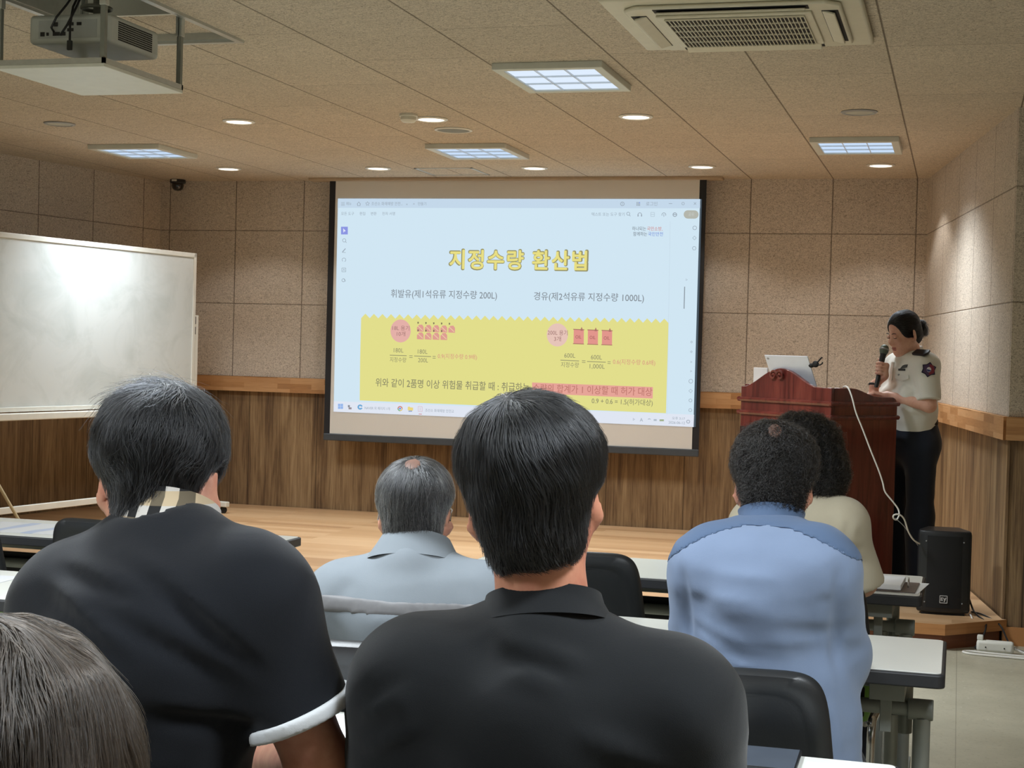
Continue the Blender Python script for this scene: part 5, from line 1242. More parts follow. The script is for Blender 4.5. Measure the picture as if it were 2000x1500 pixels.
def nape_short(H, R, z0=-.075, z1=.05, lo=.22):
    return lambda p: lo + (1 - lo) * np.clip(((p - H) @ R[:, 2] - z0) / (z1 - z0), 0, 1)
def patch_field(Fh, c, r, R, g=.0012):
    F = Field(); F.ops = list(Fh.ops); F.disp(lambda p: np.full(len(p), g)); b = f_ell(c, r, R); F.ops.append(('i', b, .002)); return F
def hair_obj(F, H, s, t, org, mat, h=.006, ext=.17):
    o = field_obj('hair', F, H - ext * s, H + ext * s, h, mat, t, org, 1); return o
def whorl_flow(w, R, wp, down=.6, out=1.0, side=0.0):
    c = w(*wp); up = R[:, 2]; rt = R[:, 0]
    def f(p):
        q = p - c; q = q / (np.linalg.norm(q, axis=1)[:, None] + 1e-6); return q * out - up * down + rt * side
    return f
M_SCALP = skin_mat('scalp_skin', (122, 92, 80), (98, 74, 64))
M_HB = shell_mat('hair_black', (17, 18, 20)); M_HBS = hair_mat('hair_strands_black', (15, 16, 18), .33)
M_HG = shell_mat('hair_grey', (30, 31, 32)); M_HGS = hair_mat('hair_strands_grey', (50, 51, 53), .36); M_HGL = hair_mat('hair_strands_silver', (140, 142, 142), .4)
M_HD = shell_mat('hair_dark_brown', (11, 10, 9)); M_HDS = hair_mat('hair_strands_brown', (13, 11, 10), .28)
M_HN = shell_mat('hair_brown', (26, 22, 19)); M_HNS = hair_mat('hair_strands_ash_brown', (44, 38, 33), .32)

# ---------------------------------------------------------------- man in the black polo shirt (centre)
j = dict(SL=A3(806, 1345, 2.10), SR=A3(1326, 1392, 2.03), N=A3(1062, 1190, 2.09), P=W3(-.575, 2.02, .56), EL=A3(772, 1650, 2.12), ER=A3(1352, 1680, 2.05), WL=W3(-.72, 2.58, .740), WR=W3(-.40, 2.54, .740), fine=.007, trap=(.044, .048), nape=.052)
H = A3(1041, 968, 2.10); R = basis(.26, -.06, .13); org = W3(-.56, 2.02, 0)
t, w = seated('person in black polo shirt seen from behind, in front of the projection screen', org, j, (H, R, 1.0), None, M_SKIN2)
M_POLO = cloth('black_polo_knit', (17, 20, 23), .92, 1100, .06, .3)
F = torso_field(j, .012, None, .06, 1.03); short_sleeves(F, j, .012, .92, .070, .066, .05)
F.sub(f_cap(j['N'] + UPV * .004, H, .062, .070), .012); F.cut((0, 0, .60), (0, 0, -1)); ruffle(F, .004, 6, .0012, 20, 3); ridges(F, .0022, 8, 46, (.8, .8, 1.7))
folds(F, [(985, 1255, 1140, 1300, .014, .012), (975, 1272, 1120, 1316, .016, -.008), (1005, 1312, 1095, 1348, .013, .009), (1130, 1432, 1300, 1500, .013, .012), (705, 1402, 798, 1346, .010, .012), (700, 1385, 792, 1330, .014, -.006), (715, 1466, 815, 1416, .011, .012), (787, 1357, 793, 1410, .008, .008), (930, 1245, 985, 1330, .03, -.006), (1290, 1330, 1400, 1480, .03, .006), (800, 1240, 930, 1300, .04, .004)], 1.6, 2.4)
pts = np.array([j[k] for k in ('SL', 'SR', 'N', 'P', 'EL', 'ER')]); field_obj('polo_shirt', F, pts.min(0) - .2, pts.max(0) + .2, .0075, M_POLO, t, org)
nR = basis(.22, -.30, .06)
collar_obj('collar', j['N'] - nR[:, 2] * .008 + nR[:, 1] * .012, nR, (.071, .076), (.097, .100), -.010, .020, .040, .35, M_POLO, t, org, .012, .004)
Fh, wh = male_hair(H, R, 1.0, .099, .110, .093, -.088, .064, .128, .050, 3, .006)
o = hair_obj(Fh, H, 1.0, t, org, M_HB)
strands('hair_strands', Fh, o.data, None, whorl_flow(wh, R, (-.022, -.055, .135), .75, .9, .10), .062, .007, o, org, M_HBS, 15000, .00042, 8, .16, 0, 21, clump=.45, lenf=nape_short(H, R))
# ---------------------------------------------------------------- man with the checked collar (left)
j = dict(SL=A3(142, 1196, 2.20), SR=A3(494, 1180, 2.10), N=A3(322, 1036, 2.19), P=W3(-1.16, 1.98, .56), EL=A3(100, 1500, 2.28), ER=A3(626, 1500, 2.12), WL=W3(-1.42, 2.55, .740), WR=W3(-1.20, 2.50, .740), fine=.007, co=np.array([0, -.02, 0]), trap=(.026, .052))
H = A3(313, 936, 2.25); R = basis(.27, -.16, -.02); org = W3(-1.13, 1.98, 0)
t, w = seated('person in black shirt with checked collar and white cuffs, seen from behind', org, j, (H, R, .97), None, M_SKIN)
M_NAVY = cloth('navy_black_knit', (17, 21, 28), .92, 1000, .06, .3)
F = torso_field(j, .014, None, .06, 1.05, chest=(.92, .125)); short_sleeves(F, j, .012, .66, .068, .060, .05)
F.sub(f_cap(j['N'] + UPV * .0, H, .058, .066), .015); F.cut((0, 0, .60), (0, 0, -1)); ruffle(F, .003, 6, .001, 20, 5); ridges(F, .0022, 7, 47, (1.4, 1.0, 1.4))
vv = [(77, 1153, 240, 1300), (160, 1173, 455, 1335), (240, 1093, 505, 1310), (283, 1395, 505, 1418), (120, 1110, 260, 1180)]
folds(F, [(a, b, c, d, .013, -.010) for a, b, c, d in vv] + [(a + 12, b - 20, c + 14, d - 20, .016, .006) for a, b, c, d in vv], 1.6, 2.6)
pts = np.array([j[k] for k in ('SL', 'SR', 'N', 'P', 'EL', 'ER')]); field_obj('shirt', F, pts.min(0) - .2, pts.max(0) + .2, .0075, M_NAVY, t, org)
m = NT('checked_collar'); uvv = m.obj(); sp = m.n('ShaderNodeSeparateXYZ'); m.link(uvv, sp.inputs[0])
ck1 = m.math('GREATER_THAN', m.math('FRACT', m.math('ADD', m.math('MULTIPLY', sp.outputs[0], 31.0), 10.2)), .5); ck2 = m.math('GREATER_THAN', m.math('FRACT', m.math('ADD', m.math('MULTIPLY', sp.outputs[2], 28.0), 10.45)), .55)
cA = m.mix(ck1, lin((206, 202, 196)), lin((26, 26, 28))); cB = m.mix(ck1, lin((204, 184, 152)), lin((108, 98, 80))); M_CHECK = m.bsdf(m.mix(ck2, cB, cA), .85) and m.mat
nR = basis(.22, -.40, 0.0)
collar_obj('checked_collar', j['N'] + nR[:, 1] * .012 - nR[:, 2] * .002, nR, (.064, .070), (.073, .080), -.02, .034, .046, .40, M_CHECK, t, org, .012, .004)
M_CUFF = cloth('white_cuff', (214, 218, 222), .85, 900, .03, .2)
for q in 'LR': sleeve_band('sleeve_cuff', j, q, .615, .70, (.086, .078), M_CUFF, t, org)
Fh, wh = male_hair(H, R, .97, .0955, .112, .094, -.060, .050, .128, .050, 9, .005, -.022)
o = hair_obj(Fh, H, 1.0, t, org, M_HB)
strands('hair_strands', Fh, o.data, None, whorl_flow(wh, R, (.005, -.02, .135), .7, .9, 0), .058, .008, o, org, M_HBS, 14000, .00042, 8, .30, 0, 22, clump=.8, lenf=nape_short(H, R))
top = lambda p: ((p - wh(0, -.02, .12)) ** 2).sum(1) < .055 ** 2
strands('flyaway_hair', Fh, o.data, lambda p: top(p).astype(float), whorl_flow(wh, R, (.03, -.04, .11), -.1, 1.0, -.3), .075, .024, o, org, M_HBS, 420, .0003, 9, .5, 0, 23)
# ---------------------------------------------------------------- grey-haired man in the work jacket
j = dict(SL=A3(666, 1180, 3.62), SR=A3(962, 1186, 3.55), N=A3(810, 1080, 3.62), P=W3(-1.20, 3.40, .56), EL=A3(652, 1335, 3.66), ER=A3(972, 1345, 3.60), WL=W3(-1.36, 3.98, .740), WR=W3(-1.05, 3.96, .740), fine=.009, trap=(.046, .047), nape=.056)
H = A3(812, 1000, 3.66); R = basis(.20, -.05, 0.02); org = W3(-1.21, 3.40, 0)
t, w = seated('person with grey hair and glasses in light grey jacket, seen from behind', org, j, (H, R, .98), None, M_SKIN)
M_JACK = cloth('grey_work_jacket', (122, 130, 137), .88, 700, .04, .2)
def grey_field(g=0.0):
    F = torso_field(j, .022 + g, 'long', .06, 1.05); F.sub(f_cap(j['N'] + UPV * .02, H, .062, .07), .012); F.cut((0, 0, .56), (0, 0, -1)); ruffle(F, .004, 6, .001, 18, 8); ridges(F, .002, 8, 45, (.8, .8, 1.8)); return F
F = grey_field(); folds(F, [(690, 1130, 640, 1190, .02, -.005), (700, 1210, 860, 1222, .016, .004), (640, 1200, 660, 1240, .012, -.005), (905, 1130, 940, 1180, .02, -.004)], 3.2, 4.0)
pts = np.array([j[k] for k in ('SL', 'SR', 'N', 'P', 'EL', 'ER', 'WL', 'WR')]); field_obj('work_jacket', F, pts.min(0) - .2, pts.max(0) + .2, .009, M_JACK, t, org)
F = grey_field(.002); z0, z1 = A3(750, 1168, 3.5)[2], A3(750, 1203, 3.5)[2]
F.cut((0, 0, z0), (0, 0, 1)); F.cut((0, 0, z1), (0, 0, -1)); field_obj('reflective_band', F, pts.min(0) - .2, pts.max(0) + .2, .008, plain('grey_band', (104, 104, 106), .6, var=.08, scale=60), t, org, 1)
nR = basis(.20, -.35, 0.0)
collar_obj('jacket_collar', j['N'] + nR[:, 1] * .008 - nR[:, 2] * .008, nR, (.074, .078), (.118, .104), -.012, .034, .060, .45, M_JACK, t, org, .012, .004)
Fh, wh = male_hair(H, R, .98, .090, .104, .086, -.060, .060, .122, .046, 12, .003)
o = hair_obj(Fh, H, 1.0, t, org, M_HG, .007)
bald = lambda p: (1 - .6 * np.exp(-((p - wh(.0, -.066, .118)) ** 2).sum(1) / .028 ** 2))
strands('hair_strands', Fh, o.data, bald, whorl_flow(wh, R, (0, -.05, .135), .8, .9, 0), .05, .005, o, org, M_HGS, 7000, .00042, 7, .22, 0, 31, clump=.4, lenf=nape_short(H, R))
strands('silver_hair_strands', Fh, o.data, lambda p: bald(p) * (.25 + (np.abs((p - H) @ R[:, 0]) > .05)), whorl_flow(wh, R, (0, -.05, .135), .8, .9, 0), .05, .006, o, org, M_HGL, 2000, .00042, 7, .25, 0, 32, clump=.4, lenf=nape_short(H, R))
F = patch_field(Fh, wh(0, -.066, .118), (.020, .026, .03), R); field_obj('bald_spot', F, wh(0, -.066, .118) - .06, wh(0, -.066, .118) + .06, .004, M_SCALP, t, org, 1)
g = thing('glasses', 'thin metal glasses worn by the grey-haired man', 'glasses', tuple(H)); gv = lambda x, y, z: wh(x, y, z) - H
for sx in (-1, 1):
    mb = MB(); mb.tube([gv(sx * .086, -.010, -.002), gv(sx * .084, .03, .004), gv(sx * .072, .095, .005)], .0014, 8); mb.tube([gv(sx * .086, -.010, -.002), gv(sx * .086, -.028, -.018)], .0018, 8); mesh_obj('temple', mb, M_CHROME, g)
    mb = MB(); mb.tube([gv(sx * .034 + .026 * math.cos(a), .104, .002 + .018 * math.sin(a)) for a in [i * PI / 12 for i in range(24)]], .0012, 6, closed=True); mesh_obj('rim', mb, M_CHROME, g)
mb = MB(); mb.tube([gv(-.009, .105, .004), gv(0, .108, .008), gv(.009, .105, .004)], .0012, 6); mesh_obj('bridge', mb, M_CHROME, g)
# ---------------------------------------------------------------- man in the pale blue shirt
j = dict(SL=A3(1388, 1116, 3.36), SR=A3(1597, 1118, 3.28), N=A3(1506, 1020, 3.40), P=W3(-.41, 3.40, .56), EL=A3(1360, 1300, 3.44), ER=A3(1634, 1285, 3.38), WL=W3(-.52, 4.00, .740), WR=W3(-.32, 4.02, .740), fine=.009)
H = A3(1511, 944, 3.46); R = basis(.10, -.30, 0.0); org = W3(-.40, 3.40, 0)
t, w = seated('person with thinning black hair in pale blue shirt, seen from behind', org, j, (H, R, .97), None, M_SKIN)
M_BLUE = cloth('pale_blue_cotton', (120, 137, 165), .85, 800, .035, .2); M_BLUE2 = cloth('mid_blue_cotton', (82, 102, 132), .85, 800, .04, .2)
def blue_field(g=0.0):
    F = torso_field(j, .018 + g, 'long', .06, 1.08, hip=(.19, .15)); F.add(f_ecap(A3(1535, 1290, 3.36), A3(1560, 1520, 3.34), j['SR'] - j['SL'], (.12, .11), (.135, .13)), .05)
    F.sub(f_cap(j['N'] + UPV * .012, H, .062, .066), .012); F.cut((0, 0, .50), (0, 0, -1)); ruffle(F, .004, 6, .0016, 16, 12, (1, 1, 2.2)); ridges(F, .0028, 9, 44, (.7, .7, 2.4)); return F
F = blue_field(); folds(F, [(1330, 1110, 1348, 1262, .012, -.020), (1640, 1105, 1632, 1290, .012, -.022), (1636, 1180, 1590, 1170, .014, -.006), (1340, 1170, 1400, 1165, .014, -.006), (1340, 1200, 1460, 1260, .010, .006), (1350, 1160, 1480, 1180, .010, .005), (1350, 1225, 1440, 1300, .010, .006), (1420, 1195, 1600, 1200, .010, .004), (1380, 1260, 1560, 1280, .010, .005), (1500, 1200, 1560, 1330, .025, .005), (1600, 1180, 1625, 1420, .02, .005), (1625, 1380, 1645, 1470, .014, .006), (1400, 1225, 1560, 1250, .014, .003)], 2.9, 3.8)
pts = np.array([j[k] for k in ('SL', 'SR', 'N', 'P', 'EL', 'ER', 'WL', 'WR')]); field_obj('shirt', F, pts.min(0) - .24, pts.max(0) + .24, .008, M_BLUE, t, org)
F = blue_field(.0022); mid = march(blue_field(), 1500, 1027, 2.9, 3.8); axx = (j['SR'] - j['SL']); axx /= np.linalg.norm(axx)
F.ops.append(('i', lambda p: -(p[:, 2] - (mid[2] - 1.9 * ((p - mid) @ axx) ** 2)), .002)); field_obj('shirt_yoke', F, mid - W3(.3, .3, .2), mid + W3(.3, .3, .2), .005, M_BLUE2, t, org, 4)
nR = basis(.10, -.35, 0.0)
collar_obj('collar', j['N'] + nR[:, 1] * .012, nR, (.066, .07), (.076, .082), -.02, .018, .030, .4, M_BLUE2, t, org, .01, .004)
Fh, wh = male_hair(H, R, .97, .094, .106, .090, -.066, .062, .122, .048, 15, .004); ruffle(Fh, .0035, 40, .002, 90, 14)
o = hair_obj(Fh, H, 1.0, t, org, M_HD, .007)
thin = lambda p: (1 - .5 * np.exp(-((p - wh(.0, -.09, .09)) ** 2).sum(1) / .026 ** 2))
strands('hair_strands', Fh, o.data, thin, whorl_flow(wh, R, (0, -.06, .13), .6, .8, 0), .05, .012, o, org, M_HDS, 7000, .00045, 9, .5, .0035, 41, clump=.5, lenf=nape_short(H, R))
F = patch_field(Fh, wh(0, -.090, .090), (.018, .024, .028), R); field_obj('bald_spot', F, wh(0, -.09, .09) - .06, wh(0, -.09, .09) + .06, .004, M_SCALP, t, org, 1)
# ---------------------------------------------------------------- woman in the beige jacket
j = dict(SL=A3(1474, 1030, 4.66), SR=A3(1646, 1032, 4.58), N=A3(1566, 970, 4.64), P=W3(-.43, 4.72, .56), EL=A3(1452, 1150, 4.72), ER=A3(1684, 1136, 4.60), WL=W3(-.56, 5.22, .740), WR=W3(-.46, 5.24, .740), fine=.010)
H = A3(1570, 898, 4.68); R = basis(.08, -.22, 0.0); org = W3(-.43, 4.72, 0)
t, w = seated('person with dark curly hair in a beige jacket, half hidden at the front-row table', org, j, (H, R, .93), None, M_SKINF)
M_BEIGE = cloth('beige_linen', (190, 182, 160), .9, 600, .05, .3)
F = torso_field(j, .018, None, .05, 1.0)
for q in 'LR':
    S_, E_ = j['S' + q], j['E' + q]; F.add(f_lim(f_cap(S_, E_ + (E_ - S_) * .25, .074, .062), E_ + (E_ - S_) * .10, E_ - S_), .03)
F.sub(f_cap(j['N'] + UPV * .01, H, .058, .06), .012); F.cut((0, 0, .55), (0, 0, -1)); ruffle(F, .004, 8, .002, 22, 15)
folds(F, [(1672, 1040, 1690, 1050, .01, -.006), (1655, 1080, 1690, 1068, .010, -.006), (1662, 1102, 1702, 1092, .010, -.006), (1660, 1010, 1650, 1060, .012, -.007), (1625, 1000, 1640, 1060, .016, -.005)], 4.2, 5.0)
pts = np.array([j[k] for k in ('SL', 'SR', 'N', 'P', 'EL', 'ER')]); field_obj('jacket', F, pts.min(0) - .2, pts.max(0) + .2, .009, M_BEIGE, t, org)
F = Field(); w = lambda x, y, z: H + R @ (np.array([x, y, z]) * .95)
F.add(f_ell(w(0, -.015, .036), (.105, .118, .108), R), 0); F.add(f_ell(w(0, -.045, -.05), (.115, .075, .095), R), .04)
for sx in (-1, 1): F.add(f_ell(w(sx * .082, -.005, -.05), (.042, .06, .075), R), .03)
F.sub(f_ell(w(0, .13, -.03), (.075, .095, .12), R), .02); ruffle(F, .009, 26, .005, 60, 16)
o = field_obj('hair', F, H - .22, H + .22, .008, M_HD, t, org, 1)
strands('hair_strands', F, o.data, None, whorl_flow(w, R, (0, -.03, .135), .9, .6, 0), .09, .018, o, org, M_HDS, 5000, .00055, 12, .5, .007, 51, clump=.6)
# ---------------------------------------------------------------- near head in the left corner
H = A3(-14, 1612, 1.02); R = basis(.15, -.08, .05); N_ = H + W3(.005, -.03, -.15); org = W3(-.60, .86, 0)
ax = basis(.15)[:, 0]; j = dict(SL=N_ - ax * .165 - UPV * .07, SR=N_ + ax * .165 - UPV * .07, N=N_, P=W3(-.60, .84, .54), EL=N_ - ax * .22 + W3(0, .06, -.34), ER=N_ + ax * .22 + W3(0, .06, -.34), WL=W3(-.72, 1.25, .66), WR=W3(-.44, 1.26, .66), fine=.010)
t, w = seated('person with brown hair, head cut by the lower left corner of the photo', org, j, (H, R, .95), None, M_SKINF)
F = torso_field(j, .012, 'long', .05); F.sub(f_cap(j['N'], H, .055, .06), .012); F.cut((0, 0, .5), (0, 0, -1))
pts = np.array([j[k] for k in ('SL', 'SR', 'N', 'P', 'EL', 'ER', 'WL', 'WR')]); field_obj('blouse', F, pts.min(0) - .2, pts.max(0) + .2, .011, cloth('charcoal_blouse', (60, 62, 66)), t, org)
F = Field(); w = lambda x, y, z: H + R @ np.array([x, y, z])
F.add(f_ell(w(0, -.012, .036), (.094, .108, .102), R), 0); F.add(f_ell(w(0, -.045, -.06), (.088, .064, .11), R), .04)
F.sub(f_ell(w(0, .13, -.03), (.08, .09, .13), R), .02); ruffle(F, .004, 22, .0, 60, 17, (2.2, 2.2, .5))
o = field_obj('hair', F, H - .2, H + .2, .006, M_HN, t, org, 1)
strands('hair_strands', F, o.data, None, whorl_flow(w, R, (.0, -.01, .14), .5, 1.0, 0), .10, .007, o, org, M_HNS, 16000, .00032, 9, .12, 0, 61, clump=.3)
# ---------------------------------------------------------------- woman presenting at the lectern
gz = lambda p, z: np.array([p[0], p[1], z])
j = dict(SL=A3(1809, 716, 8.50), SR=A3(1752, 716, 8.80), N=A3(1784, 697, 8.68), P=gz(A3(1780, 840, 8.70), STG + .93), EL=A3(1815, 792, 8.46), ER=A3(1702, 798, 8.72), WL=A3(1734, 773, 8.58), WR=A3(1708, 752, 8.62))
HD, TD = YAW + math.radians(113), YAW + math.radians(122)
H = A3(1765, 650, 8.64); R = basis(HD, -.36, .03); s = .95; org = gz(j['P'], STG)
tb = basis(TD); fw, rt = tb[:, 1], tb[:, 0]
t = thing('person', 'person in white uniform shirt and navy trousers speaking into a microphone at the lectern', 'person', tuple(org))
B = Field(); w = head_field(B, H, R, s, j['N'] - UPV * .01, True, True)
B.add(torso_field(j, -.010, None, hip=(.155, .11), arm=(.05, .04, .035)), .03)
feet = []
for sx in (-1, 1):
    hip = j['P'] + rt * sx * .08; kn = gz(hip + rt * sx * .02 + fw * .02, STG + .48); an = gz(kn - fw * .03, STG + .08); feet.append((hip, kn, an))
    B.add(f_cap(hip, kn, .068, .046), .03); B.add(f_cap(kn, an, .046, .032), .03)
for q in 'LR':
    B.add(f_cap(j['S' + q], j['E' + q], .044, .036), .03); B.add(f_cap(j['E' + q], j['W' + q], .037, .024), .02)
hand_field(B, j['WL'], A3(1708, 769, 8.60) - A3(1734, 773, 8.58), UPV, -fw, .95, .30)
mt, mbm = A3(1727, 683, 8.60), A3(1711, 757, 8.56); max_ = (mt - mbm) / np.linalg.norm(mt - mbm)
gc = A3(1719, 722, 8.585); gc = mbm + max_ * ((gc - mbm) @ max_); view = V3(ray(1719, 722)); view /= np.linalg.norm(view)
e1 = np.cross(max_, view); e1 /= np.linalg.norm(e1)
if e1 @ V3(_r) < 0: e1 = -e1
e2 = np.cross(max_, e1)
if e2 @ view > 0: e2 = -e2                       # e1 image right, e2 towards the viewer
palm = gc + e1 * .030 - e2 * .006
B.add(f_ecap(palm - max_ * .032, palm + max_ * .030, e2, (.024, .016), (.026, .016)), .012); B.add(f_cap(j['WR'], palm - max_ * .030, .024, .022), .02)
for i in range(4):
    c = gc + max_ * (.030 - .0195 * i); rr = .0235; pv = None
    for a in np.linspace(-.35, 2.75 - .12 * i, 6):
        p = c + e1 * rr * math.cos(a) + e2 * rr * math.sin(a)
        if pv is not None: B.add(f_cap(pv, p, .0088, .0082), .003)
        pv = p
p = palm + max_ * .02 - e2 * .012; q = gc - e2 * .022 + max_ * .045; B.add(f_cap(p, q, .011, .0095), .008); B.add(f_cap(q, q - e1 * .018 + max_ * .014, .0095, .008), .004)
pts = np.array([H, j['EL'], j['ER'], feet[0][2], feet[1][2], j['WR']]); field_obj('body', B, pts.min(0) - .17, pts.max(0) + .17, .0055, M_SKINF, t, org, 1)
M_UNI = cloth('uniform_white_cotton', (220, 220, 212), .85, 700, .03, .2); M_UNIT = cloth('uniform_navy_trousers', (28, 34, 46), .85, 700, .06, .2)
F = torso_field(j, .010, None, .04, 1.0, hip=(.142, .106), arm=(.05, .04, .03), chest=(.84, .105)); mid = (j['SL'] + j['SR']) / 2
for sx in (-1, 1): F.add(f_ell(mid - UPV * .17 + fw * .085 + rt * sx * .062, (.062, .060, .058)), .05)
short_sleeves(F, j, .006, .86, .060, .058, .03); F.sub(f_cap(j['N'] + UPV * .012, H, .047, .05), .01); F.cut(j['P'] + UPV * .0, (0, 0, -1)); ruffle(F, .003, 9, .0016, 26, 71)
folds(F, [(1760, 745, 1790, 760, .012, -.005), (1770, 775, 1800, 765, .012, -.004), (1790, 735, 1796, 780, .010, -.007), (1765, 800, 1800, 806, .012, .005)], 8.1, 9.2)
pts = np.array([j[k] for k in ('SL', 'SR', 'N', 'P', 'EL', 'ER')]); so = field_obj('uniform_shirt', F, pts.min(0) - .17, pts.max(0) + .17, .006, M_UNI, t, org, 1); SHF = F
nR = basis(TD, -.25, 0)
collar_obj('collar', j['N'] + nR[:, 2] * .016 + nR[:, 1] * .004, nR, (.051, .055), (.076, .082), -.02, .026, .042, .30, M_UNI, t, org, .008, .003)
F = Field(); P = j['P']
F.add(f_ecap(P + UPV * .09, P - UPV * .06, rt, (.148, .112), (.172, .136)), .04); F.add(f_ell(P - UPV * .06 - fw * .05, (.12, .11, .10)), .05)
for hip, kn, an in feet: F.add(f_cap(hip - UPV * .05, kn, .088, .072), .05); F.add(f_cap(kn, gz(an, STG + .03), .080, .080), .03)
F.cut(P + UPV * .075, (0, 0, 1)); ruffle(F, .004, 9, .0015, 24, 72)
pts = np.array([P, feet[0][2], feet[1][2]]); field_obj('trousers', F, pts.min(0) - .25, pts.max(0) + .25, .008, M_UNIT, t, org)
F = Field(); F.add(f_ecap(P + UPV * .078, P + UPV * .045, rt, (.157, .121), (.160, .124)), 0); F.cut(P + UPV * .078, (0, 0, 1)); F.cut(P + UPV * .046, (0, 0, -1)); field_obj('belt', F, P - .2, P + .2, .006, M_DARK, t, org, 1)
for hip, kn, an in feet:
    F = Field(); a = gz(an, STG + .045); F.add(f_ecap(a - fw * .05, a + fw * .14, rt, (.036, .038), (.038, .024)), .01); F.cut((0, 0, STG + .003), (0, 0, -1)); field_obj('shoe', F, a - .22, a + .22, .007, M_SHOE, t, org)
def stick(name, px, py, F, pts2, th, mat, parent, lift=.001, up=None):
    """flat badge lying on the cloth where the sight line meets it"""
    p = march(F, px, py, 8.0, 9.3); n = grad(F, p[None])[0]; u = np.array(up if up is not None else UPV); u = u - n * (u @ n); u /= np.linalg.norm(u); x = np.cross(u, n); x = x if x @ V3(_r) > 0 else -x
    mb = MB(); mb.prism(pts2, lambda a, b, c: V3(p - org) + x * a + u * b + n * (lift + c), -.004, th); return mesh_obj(name, mb, mat, parent, smooth=0), p, n, x, u
pts6 = [((.042 if i % 2 == 0 else .031) * math.sin(i * PI / 6 + .15), (.042 if i % 2 == 0 else .031) * math.cos(i * PI / 6 + .15)) for i in range(12)]
pt, *_ = stick('sleeve_patch', 1814, 722, SHF, pts6, .003, plain('patch_navy', (34, 34, 56), .8), t)
stick('patch_field', 1814, 722, SHF, [(a * .84, b * .84) for a, b in pts6], .0042, plain('patch_violet', (78, 62, 96), .8), pt)
stick('patch_red_half', 1814, 722, SHF, [(0, -.030), (.026, -.018), (.030, 0), (.024, .022), (.004, .030)], .005, plain('patch_red', (132, 50, 62), .8), pt)
stick('patch_disc', 1814, 722, SHF, [(.012 * math.cos(a), .014 * math.sin(a)) for a in [i * PI / 10 for i in range(20)]], .0058, plain('patch_white', (216, 214, 220), .8), pt)
stick('patch_swirl', 1814, 722, SHF, [(-.011, .003), (.0, .0), (.011, -.003), (.008, -.010), (-.004, -.012), (-.011, -.006)], .0064, plain('patch_blue', (58, 70, 128), .8), pt)
M_EPA = plain('epaulette_black', (26, 24, 30), .5)
for px, py in ((1799, 690),): stick('epaulette', px, py, SHF, [(-.045, -.022), (.045, -.026), (.054, 0), (.045, .026), (-.045, .022)], .008, M_EPA, t, .003, up=fw)
pl, p, n, x, u = stick('pocket_flap', 1762, 736, SHF, [(-.042, .010), (.042, .010), (.042, -.008), (.0, -.022), (-.042, -.008)], .0028, M_UNI, t)
stick('pocket_button', 1756, 732, SHF, [(.005 * math.cos(a), .005 * math.sin(a)) for a in [i * PI / 6 for i in range(12)]], .005, M_GREYP, pl)
bd, *_ = stick('chest_badge', 1766, 716, SHF, [(-.022, -.012), (.020, -.004), (.024, .012), (.004, .010), (-.010, .004)], .004, plain('badge_silver', (92, 96, 98), .35, .6), t)
stick('name_plate', 1762, 722, SHF, [(-.022, -.006), (.022, -.006), (.022, .005), (-.022, .005)], .004, plain('plate_dark', (60, 62, 62), .4, .4), bd)
stick('placket', 1742, 725, SHF, [(-.012, -.05), (.012, -.05), (.012, .05), (-.012, .05)], .0015, M_UNI, t)
mb = MB(); c = j['WR'] - org + max_ * .0; mb.tube([c + e1 * .027 * math.cos(a) + e2 * .027 * math.sin(a) for a in [i * PI / 10 for i in range(20)]], .007, 8, closed=True); mesh_obj('wristband', mb, M_DARK, t)
Fh = Field(); wh = lambda x, y, z: H + R @ (np.array([x, y, z]) * s)
Fh.add(f_ell(wh(0, -.014, .036), (.083 * s, .103 * s, .093 * s), R), 0); Fh.add(f_ell(wh(0, -.055, -.03), (.066 * s, .055 * s, .062 * s), R), .03)
Fh.sub(f_ell(wh(0, .116, -.030), (.094 * s, .084 * s, .124 * s), R), .012)
for sx in (-1, 1): Fh.sub(f_ell(wh(sx * .094, -.002, -.026), (.028 * s, .034 * s, .046 * s), R), .008)
ruffle(Fh, .0025, 30, .0, 60, 73, (1, 1, 1))
o = field_obj('hair', Fh, H - .17, H + .17, .0055, M_HB, t, org, 1)
back = lambda p: (lambda q: q / (np.linalg.norm(q, axis=1)[:, None] + 1e-6))(wh(0, -.125, -.005) - p)
strands('hair_strands', Fh, o.data, None, back, .07, .002, o, org, M_HBS, 4000, .0004, 7, .08, 0, 74)
Fb = Field(); Fb.add(f_ell(wh(0, -.128, -.004), (.034, .030, .036), R), 0); Fb.add(f_ell(wh(.01, -.140, -.030), (.024, .022, .026), R), .02); ruffle(Fb, .005, 60, 0, 1, 75)
o2 = field_obj('hair_bun', Fb, wh(0, -.13, -.01) - .09, wh(0, -.13, -.01) + .09, .005, M_HB, t, org, 1)
strands('bun_strands', Fb, o2.data, None, lambda p: (p - wh(0, -.10, .02)) * 12 - UPV * .8, .06, .022, o2, org, M_HBS, 700, .0005, 7, .6, .003, 76)
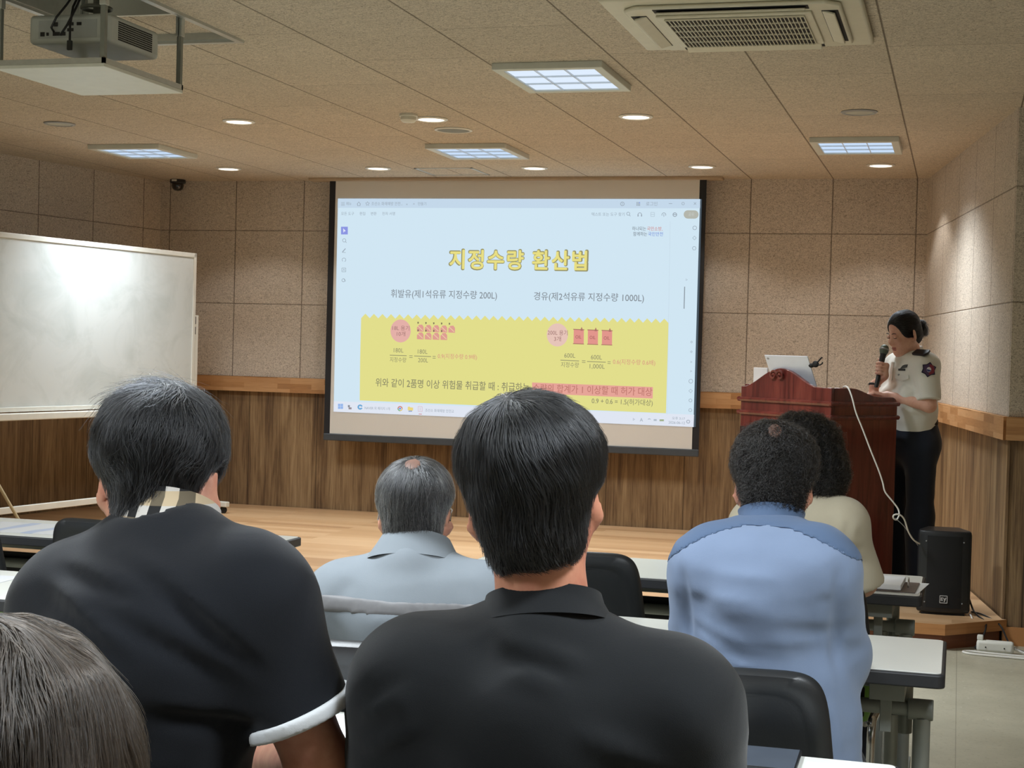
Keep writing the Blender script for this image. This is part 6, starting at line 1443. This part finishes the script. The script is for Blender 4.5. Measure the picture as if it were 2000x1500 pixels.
for sx in (-1, 1):
    mb = MB(); mb.ball(wh(sx * .031, .0825, .003) - org, .0112 * s, 12); e = mesh_obj('eye', mb, M_SKINF, t)
    mb = MB(); mb.tube([wh(sx * (.031 + .013 * k), .0925 - .004 * abs(k) - .002 * k * sx * 0, -.001 - .002 * (1 - k * k)) - org for k in (-1, -.5, 0, .5, 1)], .0016, 6); mesh_obj('eyelash', mb, M_DARK, e)
    mb = MB(); mb.tube([wh(sx * (.030 + .017 * k), .0915 - .006 * (k * .5 + .5), .0225 + .003 * (1 - k * k)) - org for k in (-1, -.5, 0, .5, 1)], [.0016, .0024, .0024, .002, .001], 6); mesh_obj('eyebrow', mb, M_HB, t)
mb = MB(); mb.ball(wh(0, .0915, -.0625) - org, (.021 * s, .0075 * s, .0052 * s), 16, 0, Matrix(R.tolist())); mb.ball(wh(0, .0905, -.0725) - org, (.018 * s, .0078 * s, .0058 * s), 16, 0, Matrix(R.tolist())); mesh_obj('lips', mb, plain('lips_rose', (158, 84, 80), .4), t)
mc = thing('microphone', 'dark handheld microphone with green-grey mesh head held by the woman at the lectern', 'microphone', tuple(mbm))
Mq = Vector(tuple(max_)).to_track_quat('Z', 'Y').to_matrix().to_4x4(); ml = float(np.linalg.norm(mt - mbm))
mb = MB(); mb.lathe([(.0001, 0), (.0105, .002), (.012, .02), (.0165, ml - .032), (.0185, ml - .026), (.0001, ml - .026)], n=24, M=Mq); mesh_obj('handle', mb, M_BLACK, mc, smooth=50)
mb = MB(); mb.lathe([(.0001, ml - .028), (.019, ml - .026), (.0245, ml - .012), (.0255, ml + .004), (.021, ml + .018), (.012, ml + .026), (.0001, ml + .028)], n=28, M=Mq); mh = mesh_obj('mesh_head', mb, plain('mic_mesh', (92, 104, 92), .5, .3, var=.3, scale=900), mc, smooth=50)
mb = MB(); mb.lathe([(.0245, ml - .004), (.0272, ml - .002), (.0272, ml + .004), (.0245, ml + .006)], n=28, M=Mq); mesh_obj('head_ring', mb, M_GREYP, mh, smooth=50)
